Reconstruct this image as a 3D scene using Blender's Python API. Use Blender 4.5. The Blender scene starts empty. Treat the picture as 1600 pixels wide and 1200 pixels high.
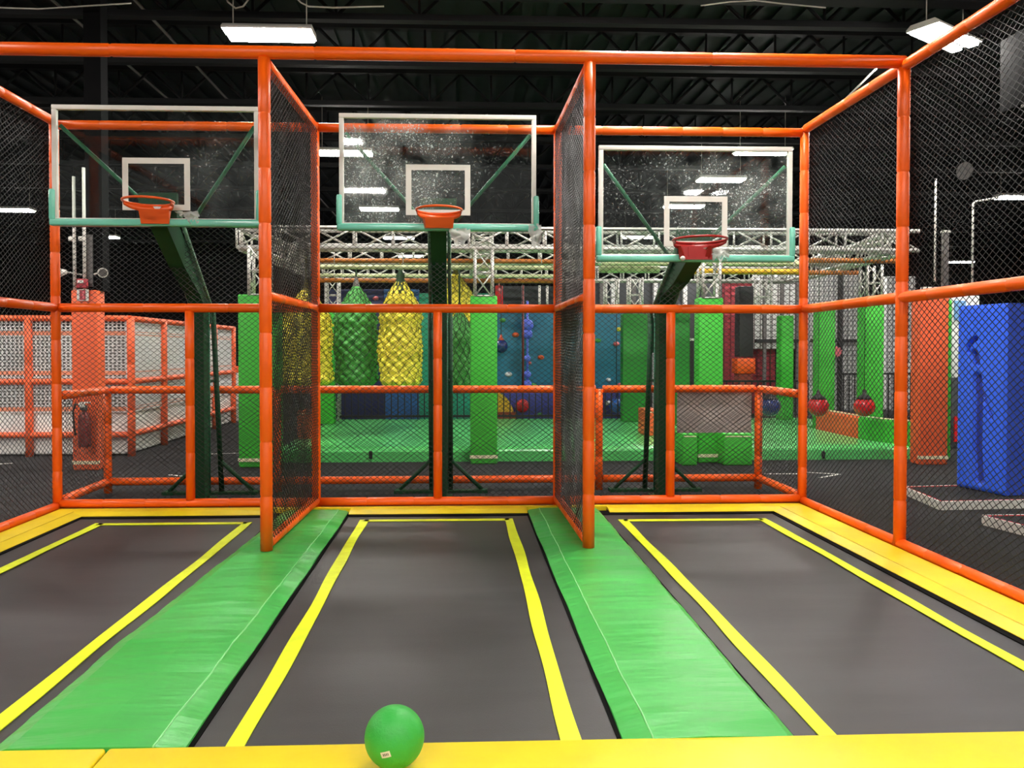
import bpy, bmesh, math, random
from mathutils import Vector, Matrix
R = random.Random(7)
sc = bpy.context.scene
COL = sc.collection
PI = math.pi

# ------------------------------------------------------------------ camera
F, PX, PY = 1200.0, 765.0, 569.0
YAW, PIT, H = math.radians(2.146), math.radians(1.05), 1.58
cy, sy, cp, sp = math.cos(YAW), math.sin(YAW), math.cos(PIT), math.sin(PIT)
RT = Vector((cy, -sy, 0)); FW = Vector((sy*cp, cy*cp, -sp)); UP = RT.cross(FW)
cam = bpy.data.cameras.new('camera'); cam.sensor_width = 36; cam.lens = F/1600*36
cam.shift_x = (800-PX)/1600; cam.shift_y = -(600-PY)/1600
cam.clip_start = .05; cam.clip_end = 200
co = bpy.data.objects.new('camera', cam); COL.objects.link(co)
co.location = (0, 0, H); co.rotation_euler = (PI/2-PIT, 0, -YAW); sc.camera = co

def ray(x, y): return RT*((x-PX)/F) + FW - UP*((y-PY)/F)
def atY(x, y, Y):            # survey helper: the point at depth Y seen at photo pixel x, y
    d = ray(x, y); return Vector((0, 0, H)) + d*(Y/d.y)
def atZ(x, y, Z):
    d = ray(x, y); return Vector((0, 0, H)) + d*((Z-H)/d.z)

# ------------------------------------------------------------------ materials
def lin(c):
    f = lambda v: v/12.92 if v <= .04045 else ((v+.055)/1.055)**2.4
    return tuple(f(v/255) for v in c) + (1,)
MATS = {}
def mat(name, rgb, rough=.5, metal=0, bump=0, bscale=40, bstretch=(1, 1, 1), vary=0, vscale=6, vstretch=(1, 1, 1), spec=.5, coat=0, emit=0, bdist=.01):
    if name in MATS: return MATS[name]
    m = bpy.data.materials.new(name); m.use_nodes = True
    n, l = m.node_tree.nodes, m.node_tree.links
    b = n['Principled BSDF']
    b.inputs['Base Color'].default_value = lin(rgb); b.inputs['Roughness'].default_value = rough
    b.inputs['Metallic'].default_value = metal; b.inputs['Specular IOR Level'].default_value = spec
    b.inputs['Coat Weight'].default_value = coat; b.inputs['Coat Roughness'].default_value = .15
    if emit:
        b.inputs['Emission Color'].default_value = lin(rgb); b.inputs['Emission Strength'].default_value = emit
    tc = n.new('ShaderNodeTexCoord')
    def noise(scale, stretch, detail=4):
        mp = n.new('ShaderNodeMapping'); mp.inputs['Scale'].default_value = stretch
        l.new(tc.outputs['Object'], mp.inputs['Vector'])
        t = n.new('ShaderNodeTexNoise'); t.inputs['Scale'].default_value = scale; t.inputs['Detail'].default_value = detail
        l.new(mp.outputs[0], t.inputs['Vector']); return t
    if vary:
        t = noise(vscale, vstretch)
        r = n.new('ShaderNodeValToRGB'); r.color_ramp.elements[0].position = .3; r.color_ramp.elements[1].position = .7
        c = lin(rgb)
        r.color_ramp.elements[0].color = tuple(v*(1-vary) for v in c[:3])+(1,)
        r.color_ramp.elements[1].color = tuple(min(1, v*(1+vary)) for v in c[:3])+(1,)
        l.new(t.outputs['Fac'], r.inputs[0]); l.new(r.outputs[0], b.inputs['Base Color'])
    if bump:
        t = noise(bscale, bstretch)
        bp = n.new('ShaderNodeBump'); bp.inputs['Strength'].default_value = bump; bp.inputs['Distance'].default_value = bdist
        l.new(t.outputs['Fac'], bp.inputs['Height']); l.new(bp.outputs[0], b.inputs['Normal'])
    MATS[name] = m; return m

ORANGE = mat('orange vinyl', (255, 99, 6), .38, bump=.15, bscale=30)
ORANGE_D = mat('orange pillar vinyl', (244, 104, 56), .5, bump=.1, bscale=14)
GREENPAD = mat('green pad vinyl', (70, 180, 80), .34, bump=.4, bscale=1.6, bstretch=(1.2, 4, 1), vary=.06, vscale=3, bdist=.03)
GREENPIL = mat('green pillar vinyl', (64, 190, 56), .5, bump=.1, bscale=9)
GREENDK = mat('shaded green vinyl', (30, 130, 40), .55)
GREENFLOOR = mat('green floor vinyl', (92, 200, 108), .28, bump=.35, bscale=3, bdist=.02)
YELLOW = mat('yellow pad vinyl', (244, 214, 26), .42, bump=.3, bscale=5, vary=.06, vscale=4, bdist=.02)
SEAM = mat('pad seam welt', (150, 225, 150), .5)
YSEAM = mat('yellow seam welt', (225, 190, 40), .5)
TAPE = mat('yellow line tape', (232, 246, 30), .55, vary=.08, vscale=12)
MATT = mat('woven black mat', (50, 49, 50), .48, bump=.25, bscale=60, bstretch=(6, 1, 1), vary=.16, vscale=3, vstretch=(.5, 2.5, 1), spec=.7, bdist=.004)
BLACKGAP = mat('black gap shade', (8, 8, 8), .9, spec=.1)
NET = mat('black net cord', (16, 16, 17), .5, spec=.6)
WHITENET = mat('white webbing', (240, 240, 238), .6)
DKGREEN = mat('dark green steel', (14, 66, 36), .6, spec=.25, bump=.08, bscale=30, vary=.12, vscale=10)
DKGREEN_L = mat('green steel strut', (34, 110, 78), .45)
LIFT = mat('grey green rod', (98, 136, 112), .5, vary=.3, vscale=40)
WHITEFR = mat('white enamel', (222, 220, 212), .42)
PADTEAL = mat('teal edge padding', (116, 208, 184), .25, bump=.6, bscale=16, bdist=.01, coat=.6)
RIM = mat('orange rim paint', (240, 96, 30), .36)
RIMRED = mat('red rim paint', (160, 36, 34), .34)
CARPET = mat('black carpet', (46, 46, 48), .95, vary=.12, vscale=60, bump=.3, bscale=220, spec=.1)
DARKWALL = mat('black wall paint', (17, 18, 19), .85, vary=.1, vscale=2, spec=.2)
DECK = mat('black roof deck', (38, 43, 45), .75, vary=.2, vscale=2, spec=.3)
STEELBLK = mat('black steel', (16, 17, 18), .7, spec=.3)
STEELGREY = mat('dull grey steel', (104, 100, 98), .5, metal=.3)
SILVER = mat('brushed aluminium', (214, 212, 206), .38, metal=.35, spec=.6)
HOUSING = mat('lamp housing', (210, 205, 196), .5)
TUBE = mat('lamp tube', (255, 250, 243), .5, emit=195)
CABLE = mat('pale cable', (176, 170, 158), .6)
BALLG = mat('green rubber', (52, 172, 66), .5, bump=.35, bscale=90, bdist=.004)
PAPER = mat('white sticker', (226, 222, 206), .6)
INK = mat('grey print', (110, 104, 96), .7)
BLUE = mat('blue foam vinyl', (46, 100, 240), .5, bump=.1, bscale=12)
BLUEDK = mat('dark blue crease', (10, 22, 84), .6)
RED = mat('red vinyl', (208, 30, 36), .25, coat=.4)
NAVY = mat('navy vinyl', (30, 48, 112), .25, coat=.4)
BLK = mat('black rubber', (14, 14, 14), .5)
WHITEPAD = mat('white padding', (236, 234, 228), .5, bump=.1, bscale=8)
CREAM = mat('cream stripe', (240, 232, 196), .5)
TEAL = mat('teal climbing board', (22, 112, 142), .5, vary=.1, vscale=3)
TEALG = mat('sea green climbing board', (24, 158, 124), .5, vary=.1, vscale=3)
BLUEB = mat('blue climbing board', (36, 96, 164), .5, vary=.1, vscale=3)
INDIGO = mat('indigo board', (52, 62, 150), .5, vary=.1, vscale=3)
NAVYB = mat('navy board', (22, 34, 84), .5)
GREYB = mat('charcoal board', (58, 62, 66), .6)
LEMON = mat('yellow foam', (240, 224, 66), .6, vary=.15, vscale=16)
LEAF = mat('green foam', (74, 158, 70), .6, vary=.15, vscale=16)
ROPEDK = mat('dark green rope', (30, 62, 30), .8)
ROPEY = mat('olive rope', (110, 104, 24), .8)
BANNER = mat('grey banner', (205, 196, 190), .6, vary=.06, vscale=5)
YTUBE = mat('yellow padded tube', (236, 186, 40), .5)
OTUBE = mat('amber padded tube', (176, 104, 36), .5)
PTUBE = mat('pale green tube', (208, 214, 168), .5)
WINE = mat('dark red board', (166, 52, 62), .6, vary=.15, vscale=5)
WHITEB = mat('white board', (236, 236, 234), .6, vary=.1, vscale=5)
PINK = mat('pink plastic', (226, 110, 120), .5)
SKY = mat('light blue plastic', (120, 170, 220), .5)
PLASTIC = None

def wrap_mat():
    m = bpy.data.materials.new('torn clear wrap'); m.use_nodes = True
    n, l = m.node_tree.nodes, m.node_tree.links
    b = n['Principled BSDF']; b.inputs['Base Color'].default_value = lin((226, 230, 226)); b.inputs['Roughness'].default_value = .25
    t = n.new('ShaderNodeBsdfTransparent'); mx = n.new('ShaderNodeMixShader'); mx.inputs[0].default_value = .6
    l.new(t.outputs[0], mx.inputs[1]); l.new(b.outputs[0], mx.inputs[2]); l.new(mx.outputs[0], n['Material Output'].inputs[0])
    return m
PLASTIC = wrap_mat()

def glass_mat(name, cx, cz, rad, amt, base):
    """clear board with dust smears; the smear is a dirt layer on the glass, stronger near (cx, cz)."""
    m = bpy.data.materials.new(name); m.use_nodes = True
    n, l = m.node_tree.nodes, m.node_tree.links
    out = n['Material Output']; d = n['Principled BSDF']
    d.inputs['Base Color'].default_value = lin((215, 222, 220)); d.inputs['Roughness'].default_value = .6
    tr = n.new('ShaderNodeBsdfTransparent'); tr.inputs[0].default_value = (.93, .97, .95, 1)
    gl = n.new('ShaderNodeBsdfGlossy'); gl.inputs['Roughness'].default_value = .03
    m1 = n.new('ShaderNodeMixShader'); m1.inputs[0].default_value = .018
    l.new(tr.outputs[0], m1.inputs[1]); l.new(gl.outputs[0], m1.inputs[2])
    tc = n.new('ShaderNodeTexCoord')
    def math_(op, a, b=None):
        k = n.new('ShaderNodeMath'); k.operation = op
        for i, v in enumerate((a, b)):
            if v is None: continue
            if isinstance(v, (int, float)): k.inputs[i].default_value = v
            else: l.new(v, k.inputs[i])
        return k.outputs[0]
    def noise(s, det=3):
        t = n.new('ShaderNodeTexNoise'); t.inputs['Scale'].default_value = s; t.inputs['Detail'].default_value = det
        l.new(tc.outputs['Object'], t.inputs['Vector']); return t.outputs['Fac']
    def ramp(v, a, b):
        r = n.new('ShaderNodeMapRange'); r.inputs['From Min'].default_value = a; r.inputs['From Max'].default_value = b; l.new(v, r.inputs['Value']); return r.outputs[0]
    vd = n.new('ShaderNodeVectorMath'); vd.operation = 'DISTANCE'
    l.new(tc.outputs['Object'], vd.inputs[0]); vd.inputs[1].default_value = (cx, 0, cz)
    fall = ramp(vd.outputs['Value'], rad, .05)
    patch = ramp(noise(3.5), .35, .7)
    speck = ramp(noise(42, 1), .66, .74)
    speck2 = ramp(noise(90, 1), .64, .74)
    a = math_('MULTIPLY', math_('ADD', speck, math_('MULTIPLY', speck2, .6)), math_('MULTIPLY', patch, math_('ADD', math_('MULTIPLY', fall, amt), base)))
    hz = math_('ADD', math_('MULTIPLY', math_('MULTIPLY', fall, patch), amt*.10), .003)
    tot = math_('MINIMUM', math_('ADD', a, hz), .8)
    m2 = n.new('ShaderNodeMixShader'); l.new(tot, m2.inputs[0]); l.new(m1.outputs[0], m2.inputs[1]); l.new(d.outputs[0], m2.inputs[2])
    l.new(m2.outputs[0], out.inputs[0]); return m

# ------------------------------------------------------------------ mesh builder
class MB:
    def __init__(s): s.v, s.f, s.sm = [], [], []
    def add(s, vs, fs, smooth=False):
        o = len(s.v); s.v += [Vector(v) for v in vs]
        for f in fs: s.f.append([i+o for i in f]); s.sm.append(smooth)
        return s
    def box(s, c, d, rz=0, bev=0):
        hx, hy, hz = d[0]/2, d[1]/2, d[2]/2
        m = Matrix.Rotation(rz, 3, 'Z'); c = Vector(c)
        if bev <= 0:
            vs = [c + m @ Vector((x*hx, y*hy, z*hz)) for z in (-1, 1) for y in (-1, 1) for x in (-1, 1)]
            return s.add(vs, [(0, 2, 3, 1), (4, 5, 7, 6), (0, 1, 5, 4), (2, 6, 7, 3), (0, 4, 6, 2), (1, 3, 7, 5)])
        bm = bmesh.new(); bmesh.ops.create_cube(bm, size=1)
        bmesh.ops.scale(bm, vec=d, verts=bm.verts)
        bmesh.ops.bevel(bm, geom=bm.edges[:], offset=bev, segments=3, affect='EDGES', profile=.5)
        bm.verts.index_update()
        s.add([c + m @ v.co for v in bm.verts], [[v.index for v in f.verts] for f in bm.faces], True); bm.free(); return s
    def box2(s, a, b, bev=0):
        return s.box([(a[i]+b[i])/2 for i in range(3)], [abs(b[i]-a[i]) for i in range(3)], 0, bev)
    def rings(s, rings, smooth=True, caps=True, closed=False):
        k = len(rings[0]); vs = [v for r in rings for v in r]; fs = []
        m = len(rings)
        for i in range(m if closed else m-1):
            j = (i+1) % m
            for q in range(k):
                fs.append((i*k+q, i*k+(q+1) % k, j*k+(q+1) % k, j*k+q))
        o = len(s.v); s.add(vs, fs, smooth)
        if caps and not closed:
            s.f.append([o+i for i in range(k)][::-1]); s.sm.append(False)
            s.f.append([o+(m-1)*k+i for i in range(k)]); s.sm.append(False)
        return s
    def tube(s, pts, r, n=10, caps=True, closed=False, smooth=True):
        pts = [Vector(p) for p in pts]; rr = r if isinstance(r, (list, tuple)) else [r]*len(pts)
        rings = []; prev = None
        for i, p in enumerate(pts):
            if closed: t = pts[(i+1) % len(pts)] - pts[i-1]
            else: t = pts[min(i+1, len(pts)-1)] - pts[max(i-1, 0)]
            t.normalize()
            if prev is None:
                a = Vector((0, 0, 1)) if abs(t.z) < .9 else Vector((0, 1, 0))
                u = (a - t*a.dot(t)).normalized()
            else:
                u = (prev - t*prev.dot(t)).normalized()
            prev = u; w = t.cross(u)
            rings.append([p + (u*math.cos(2*PI*q/n + PI/4) + w*math.sin(2*PI*q/n + PI/4))*rr[i] for q in range(n)])
        return s.rings(rings, smooth, caps, closed)
    def padtube(s, a, b, r, n=14, seg=.42):
        a, b = Vector(a), Vector(b); L = (b-a).length; t = (b-a)/L
        k = max(1, round(L/seg)); pts = [a]; rr = [r]
        for i in range(1, k):
            q = L*i/k
            for d, e in ((-.012, 0), (-.003, -.004), (.003, -.004), (.012, 0)):
                pts.append(a + t*(q+d)); rr.append(r+e)
        pts.append(b); rr.append(r)
        return s.tube(pts, rr, n)
    def prism(s, poly, axis, a, b, smooth=False):
        """extrude a 2D polygon along axis 'x','y' or 'z' from a to b"""
        def pt(p, t): return (t, p[0], p[1]) if axis == 'x' else ((p[0], t, p[1]) if axis == 'y' else (p[0], p[1], t))
        n = len(poly); vs = [pt(p, a) for p in poly] + [pt(p, b) for p in poly]
        fs = [(i, (i+1) % n, n+(i+1) % n, n+i) for i in range(n)] + [tuple(range(n))[::-1], tuple(range(n, 2*n))]
        return s.add(vs, fs, smooth)
    def lathe(s, prof, c, n=24, smooth=True, fn=None):
        c = Vector(c); rings = []
        for r, z in prof:
            rings.append([c + Vector((math.cos(2*PI*q/n)*(r if fn is None else fn(r, 2*PI*q/n, z)), math.sin(2*PI*q/n)*(r if fn is None else fn(r, 2*PI*q/n, z)), z)) for q in range(n)])
        return s.rings(rings, smooth)
    def sphere(s, c, r, n=24, m=14, sc_=(1, 1, 1)):
        prof = [(max(1e-4, math.sin(PI*i/m))*r*sc_[0], -math.cos(PI*i/m)*r*sc_[2]) for i in range(m+1)]
        return s.lathe(prof, c, n)
    def net(s, o, u, v, W, Ht, dw, dh, t, wob=.004, seed=0):
        """diamond mesh of cords over the rectangle o + [0,W]u + [0,Ht]v"""
        o, u, v = Vector(o), Vector(u).normalized(), Vector(v).normalized(); w = u.cross(v)
        rr = random.Random(seed); ph = [rr.uniform(0, 6) for _ in range(6)]
        def wp(a, b):
            ea = min(1, min(a, W-a)/.1, min(b, Ht-b)/.1)
            return o + u*(a + ea*wob*math.sin(b*3+ph[0])*1.5 + ea*wob*math.sin(a*9+ph[1])) + v*(b + ea*wob*math.sin(a*5+ph[2])*1.5 + ea*wob*math.sin(b*11+ph[3])) + w*(ea*wob*2*math.sin(a*2.1+ph[4])*math.sin(b*2.7+ph[5]))
        sl = dh/dw
        for sg in (1, -1):
            k0 = -int(Ht/dh)-2 if sg > 0 else 0
            k1 = int(W/dw)+2 if sg > 0 else int(W/dw + Ht/dh)+2
            for k in range(k0, k1):
                # sg>0: b = (a - k dw) sl ; sg<0: b = (k dw - a) sl
                x0 = k*dw
                if sg > 0: a0, a1 = max(0, x0), min(W, x0 + Ht/sl)
                else: a0, a1 = max(0, x0 - Ht/sl), min(W, x0)
                if a1 - a0 < dw*.2: continue
                m = max(1, int((a1-a0)/.28))
                pts = [wp(a0+(a1-a0)*i/m, max(0, min(Ht, ((a0+(a1-a0)*i/m)-x0)*sl*sg))) for i in range(m+1)]
                s.tube(pts, t/2, 4, caps=False, smooth=False)
        return s
    def grid(s, o, u, v, W, Ht, d, t, dv=None):
        o, u, v = Vector(o), Vector(u).normalized(), Vector(v).normalized(); dv = dv or d
        for i in range(int(W/d)+1): s.tube([o+u*(i*d), o+u*(i*d)+v*Ht], t/2, 4, caps=False, smooth=False)
        for i in range(int(Ht/dv)+1): s.tube([o+v*(i*dv), o+v*(i*dv)+u*W], t/2, 4, caps=False, smooth=False)
        return s
    def build(s, name, m, parent=None, root=None):
        me = bpy.data.meshes.new(name)
        off = Vector((0, 0, 0))
        p = parent
        while p is not None: off += p.location; p = p.parent
        me.from_pydata([tuple(v - off) for v in s.v], [], s.f)
        me.polygons.foreach_set('use_smooth', s.sm)
        me.update()
        bm = bmesh.new(); bm.from_mesh(me); bmesh.ops.recalc_face_normals(bm, faces=bm.faces); bm.to_mesh(me); bm.free()
        me.materials.append(m)
        o = bpy.data.objects.new(name, me); COL.objects.link(o)
        if parent: o.parent = parent
        return o

def tag(o, label, cat, group=None, kind=None):
    o['label'] = label; o['category'] = cat
    if group: o['group'] = group
    if kind: o['kind'] = kind
    return o
def thing(name, loc, label, cat, group=None):
    o = bpy.data.objects.new(name, None); o.empty_display_size = .1; o.location = loc; COL.objects.link(o)
    return tag(o, label, cat, group)
def structure(o): o['kind'] = 'structure'; return o
def copy_tree(o, parent=None):
    c = o.copy(); COL.objects.link(c)
    if parent: c.parent = parent
    for ch in list(o.children): copy_tree(ch, c)
    return c
def line(a, b, r, n=8): return MB().tube([a, b], r, n)

# ------------------------------------------------------------------ the hall
structure(MB().box2((-26, -9, -.2), (34, 41, 0)).build('floor', CARPET))
cm = MB().box2((-26, -9, 7.2), (34, 41, 7.4))
x = -25.8
while x < 34:
    cm.prism([(x-.05, 7.2), (x+.05, 7.2), (x+.08, 7.12), (x-.08, 7.12)], 'y', -8.9, 40.9); x += .42
structure(cm.build('ceiling', DECK))
structure(MB().box2((-26, 41, 0), (34, 41.3, 7.2)).build('wall_back', DARKWALL))
structure(MB().box2((-26.3, -9, 0), (-26, 41.3, 7.2)).build('wall_left', DARKWALL))
structure(MB().box2((34, -9, 0), (34.3, 41.3, 7.2)).build('wall_right', DARKWALL))

# roof joists
def make_joist():
    t = thing('roof_joist', (0, 0, 6.35), '', 'joist', 'black roof joists')
    MB().box2((-24, -.07, 6.98), (30, .07, 7.1)).build('top_chord', STEELBLK, t)
    MB().box2((-24, -.07, 6.35), (30, .07, 6.44)).build('bottom_chord', STEELBLK, t)
    w = MB(); x = -24; k = 0
    while x < 29.5:
        w.tube([(x, 0, 6.42 if k % 2 else 7.0), (x+.6, 0, 7.0 if k % 2 else 6.42)], .028, 6)
        if k % 2: w.tube([(x, 0, 6.42), (x, 0, 7.0)], .022, 6)
        x += .6; k += 1
    w.build('web', STEELBLK, t); return t
j0 = make_joist()
JY = [11.3, 13.1, 15.2, 17.6, 20.2, 23.2, 26.6, 30.4, 34.6]
JN = ['nearest', 'second nearest', 'third nearest', 'fourth nearest', 'fifth nearest', 'sixth nearest', 'third farthest', 'second farthest', 'farthest']
for i, yy in enumerate(JY):
    j = j0 if i == 0 else copy_tree(j0)
    j.location.y = yy
    j['label'] = 'black open-web roof joist under the dark ceiling, the %s of the row in view' % JN[i]
gd = thing('roof_girder', (0, 10.4, 6.3), 'solid black roof girder crossing just above the near hanging lamps', 'girder')
MB().box2((-24, 10.36, 6.36), (30, 10.44, 6.7)).build('girder_web', STEELBLK, gd)
MB().box2((-24, 10.28, 6.7), (30, 10.52, 6.74)).box2((-24, 10.28, 6.32), (30, 10.52, 6.36)).build('girder_flange', STEELBLK, gd)
for (p0, p1, lab) in (((-6.2, 9.5, 6.9), (-6.2, 36, 6.9), 'thin grey conduit under the roof deck far left, running toward the back'),
                      ((-4.9, 9.5, 6.85), (-4.9, 36, 6.85), 'thin grey conduit under the roof deck above the left backboard')):
    tag(line(p0, p1, .025).build('conduit', STEELGREY), lab, 'conduit')
tag(line(atY(1322, 154, 11.2), atY(1370, 106, 10.9), .016).build('brace_rod', WHITEFR), 'pale slanted rod under the roof beside the right top corner of the cage', 'rod')
lp = MB(); c0 = atY(348, -14, 10.7); c1 = atY(368, 13, 10.7); c2 = atY(392, -6, 10.7)
lp.tube([c0, atY(356, 3, 10.7), c1, atY(380, 10, 10.7), c2, atY(400, -20, 10.7)], .012, 6)
tag(lp.build('cable', CABLE), 'loop of pale cable hanging by the roof girder above the near left lamp', 'cable')
lp = MB().tube([atY(458, -8, 10.2), atY(470, 4, 10.2), atY(482, 10, 10.2), atY(520, 12, 10.2), atY(600, 10, 10.2)], .011, 6)
tag(lp.build('cable', CABLE), 'pale cable drooping right of the near left lamp', 'cable')
lp = MB().tube([atY(1095, 9, 10.2), atY(1140, 3, 10.2), atY(1180, 1, 10.2), atY(1225, 6, 10.2), atY(1290, 12, 10.2)], .010, 6)
tag(lp.build('cable', CABLE), 'thin pale cable arching along the roof girder right of centre', 'cable')
lp = MB().tube([atY(0, 12, 10.2), atY(60, 14, 10.2), atY(140, 9, 10.2), atY(205, 5, 10.2)], .010, 6)
tag(lp.build('cable', CABLE), 'thin pale cable along the roof girder at the far left', 'cable')

# lamps -------------------------------------------------------------
def make_lamp():
    t = thing('hanging_lamp', (0, 0, 5.9), '', 'lamp', 'hanging lamps in rows under the roof')
    MB().prism([(-.22, 5.95), (-.16, 6.0), (.16, 6.0), (.22, 5.95), (.22, 5.92), (-.22, 5.92)], 'x', -.6, .6).build('housing', HOUSING, t)
    for q in (-.11, .11):
        MB().box2((-.58, q-.07, 5.88), (.58, q+.07, 5.925), .015).build('lamp_tube', TUBE, t)
    for q in (-.5, .5): line((q, 0, 6.0), (q, 0, 7.14), .008, 6).build('cable', CABLE, t)
    return t
lamp0 = make_lamp()
LAMPS = [(-2.62, 10.75, 0, 'glaring twin-tube lamp nearest the camera, above the left divider post'),
         (6.72, 10.5, .55, 'glaring twin-tube lamp nearest the camera, beyond the top right corner of the cage'),
         (-2.54, 17.08, 0, 'bright hanging lamp half behind the left edge of the middle backboard'),
         (-2.5, 23.8, 0, 'bright hanging lamp seen through the lower left of the middle backboard'),
         (-2.4, 29.8, 0, 'bright hanging lamp just under the middle backboard, behind the front truss'),
         (-2.3, 35.6, 0, 'farthest lamp of the row behind the middle backboard'),
         (6.6, 16.65, 0, 'bright hanging lamp seen through the top right of the right backboard'),
         (6.62, 19.4, 0, 'bright hanging lamp seen in the upper middle of the right backboard'),
         (6.72, 23.0, 0, 'bright hanging lamp seen inside the white square of the right backboard'),
         (6.8, 29.3, 0, 'bright hanging lamp low in the left part of the right backboard'),
         (-13.85, 24.4, 0, 'bright hanging lamp at the left edge of the photo left of the left backboard'),
         (-13.75, 30.1, 0, 'small far lamp below the left corner of the left backboard'),
         (15.8, 21.3, 0, 'bright hanging lamp cut by the right edge of the photo'),
         (24.6, 37.0, 0, 'far hanging lamp above the orange pillar on the right'),
         (16.8, 34.2, 0, 'far hanging lamp seen between the right backboard and the right corner post')]
for i, (lx, ly, rz, lab) in enumerate(LAMPS):
    t = lamp0 if i == 0 else copy_tree(lamp0)
    t.location.x, t.location.y = lx, ly; t.rotation_euler.z = rz; t['label'] = lab
UNSEEN = [(2.0, 6.0),  (-2.62, -1.7), (6.72, -1.7), (2.0, -.6), (-7.4, 3.4), (-13.85, 11), (15.8, 11), (15.8, 15.8), (-13.85, 17.5), (-2.62, -6.6), (6.72, -6.6), (-9.5, 5), (12, 5), (-8, 8.4), (2, 8.4), (10, 8.4)]
for i, (lx, ly) in enumerate(UNSEEN):      # rows carried on out of view, plus unseen lamps added to brighten the scene
    t = copy_tree(lamp0); t.location.x, t.location.y = lx, ly; t['group'] = 'lamps of the rows outside the picture'
    t['label'] = 'twin-tube hanging lamp outside the picture, one of the unseen row lamps and added fill lamps'

# ------------------------------------------------------------------ trampolines and pads
YB, YF = 7.5, 5.8                # rear frame plane, front post plane
XL, XR = -3.87, 3.395
D1B, D1F, D2B, D2F = -1.405, -1.458, .948, .972
PR = .043
TOP, MID, BOT = 3.725, 1.985, .103

def wob_strip(x, y0, y1, w, z, h=.004, amp=.006, seed=0):
    rr = random.Random(seed); p = [rr.uniform(0, 6) for _ in range(4)]
    m = MB(); n = 40; vs = []
    for i in range(n+1):
        y = y0+(y1-y0)*i/n
        c = x + amp*math.sin(y*1.7+p[0]) + amp*.4*math.sin(y*6+p[1])
        a = w/2*(1+.08*math.sin(y*4+p[2]))
        vs += [(c-a, y, z), (c+a, y, z), (c-a, y, z+h), (c+a, y, z+h)]
    fs = []
    for i in range(n):
        o = i*4; fs += [(o+2, o+3, o+7, o+6), (o, o+2, o+6, o+4), (o+1, o+5, o+7, o+3)]
    return m.add(vs, fs)

def trampoline(label, x0, x1, tl, tr, yend, loc_x):
    t = thing('trampoline', (loc_x, 5, .0), label, 'trampoline', 'black trampoline beds in a row')
    m = MB(); nx, ny = 14, 40; vs = []
    ya, yb = 2.78, 7.3
    for j in range(ny+1):
        for i in range(nx+1):
            fx, fy = i/nx, j/ny
            z = .034 - .010*math.sin(PI*fx)*math.sin(PI*fy) + .0015*math.sin(fy*37)*math.sin(PI*fx)
            vs.append((x0+(x1-x0)*fx, ya+(yb-ya)*fy, z))
    fs = [(j*(nx+1)+i, j*(nx+1)+i+1, (j+1)*(nx+1)+i+1, (j+1)*(nx+1)+i) for j in range(ny) for i in range(nx)]
    m.add(vs, fs, True); m.build('mat', MATT, t)
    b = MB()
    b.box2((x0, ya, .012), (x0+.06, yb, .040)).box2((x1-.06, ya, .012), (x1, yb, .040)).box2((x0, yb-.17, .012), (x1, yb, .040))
    b.build('gap_shade_strip', BLACKGAP, t)  # black strips paint the shadow gap between pads and mat
    wob_strip(tl, 2.8, yend, .078, .036, seed=1+int(loc_x*10)).build('side_line', TAPE, t)
    wob_strip(tr, 2.8, yend, .078, .036, seed=2+int(loc_x*10)).build('side_line', TAPE, t)
    MB().box2((tl, yend-.07, .036), (tr, yend, .040)).build('end_line', TAPE, t)
    return t
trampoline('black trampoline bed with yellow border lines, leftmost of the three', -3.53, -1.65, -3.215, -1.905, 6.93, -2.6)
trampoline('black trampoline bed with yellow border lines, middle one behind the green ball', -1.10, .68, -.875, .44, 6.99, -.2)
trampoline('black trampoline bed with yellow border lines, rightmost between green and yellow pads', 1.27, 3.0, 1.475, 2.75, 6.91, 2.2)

def bevel_pad(name, x0, x1, y0, y1, label, cat, group, wl, wr, seed, taper=0, welts=(1, 1)):
    """long green pad: flat crown, sloping sides and far end; soft and slightly wrinkled"""
    t = thing(name, ((x0+x1)/2, (y0+y1)/2, .02), label, cat, group)
    rr = random.Random(seed); m = MB(); n = 90
    prof = [(0, .042), (0, .05), (wl, .072), (.5, .076), (1-wr, .072), (1, .05), (1, .042)]
    ph = [rr.uniform(0, 6) for _ in range(8)]
    rings = []
    for i in range(n+1):
        y = y0 + (y1-y0)*i/n
        e = max(0, min(1, (y1-y)/.10)); ring = []
        for k, (fx, z) in enumerate(prof):
            xl = x0 + taper*max(0, min(1, (y-4)/2.5)); x = xl+(x1-xl)*fx
            d = 0
            if 1 <= k <= 5: d = .0022*math.sin(y*9+ph[k])+.0016*math.sin(y*23+ph[k-1])+.001*math.sin(y*47+ph[7-k])
            zz = .042 + (z-.042)*(.35+.65*e) + d*e
            xx = (x0+x1)/2 + (x-(x0+x1)/2)*(.9+.1*e) + (.003*math.sin(y*5+ph[k]) if k in (0, 1, 5, 6) else .002*math.sin(y*7+ph[2]))
            ring.append(Vector((xx, y, zz)))
        rings.append(ring)
    m.rings(rings, False); m.build('pad_cover', GREENPAD, t)
    for k in [q for q, on in ((2, welts[0]), (4, welts[1])) if on]:
        pts = [(r[k].x, r[k].y, r[k].z+.001) for r in rings]
        MB().tube(pts, .004, 5).build('welt_seam', SEAM, t)
    return t
GP = 'green pads between trampolines'
bevel_pad('green_pad', -1.79, -1.06, 2.94, 7.37, 'long green vinyl pad under the left divider, between left and middle trampolines', 'pad', GP, .10, .15, 3, .10, (0, 1))
bevel_pad('green_pad', .635, 1.315, 2.93, 7.37, 'long green vinyl pad under the right divider, between middle and right trampolines', 'pad', GP, .165, .05, 5, 0, (1, 0))

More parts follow.
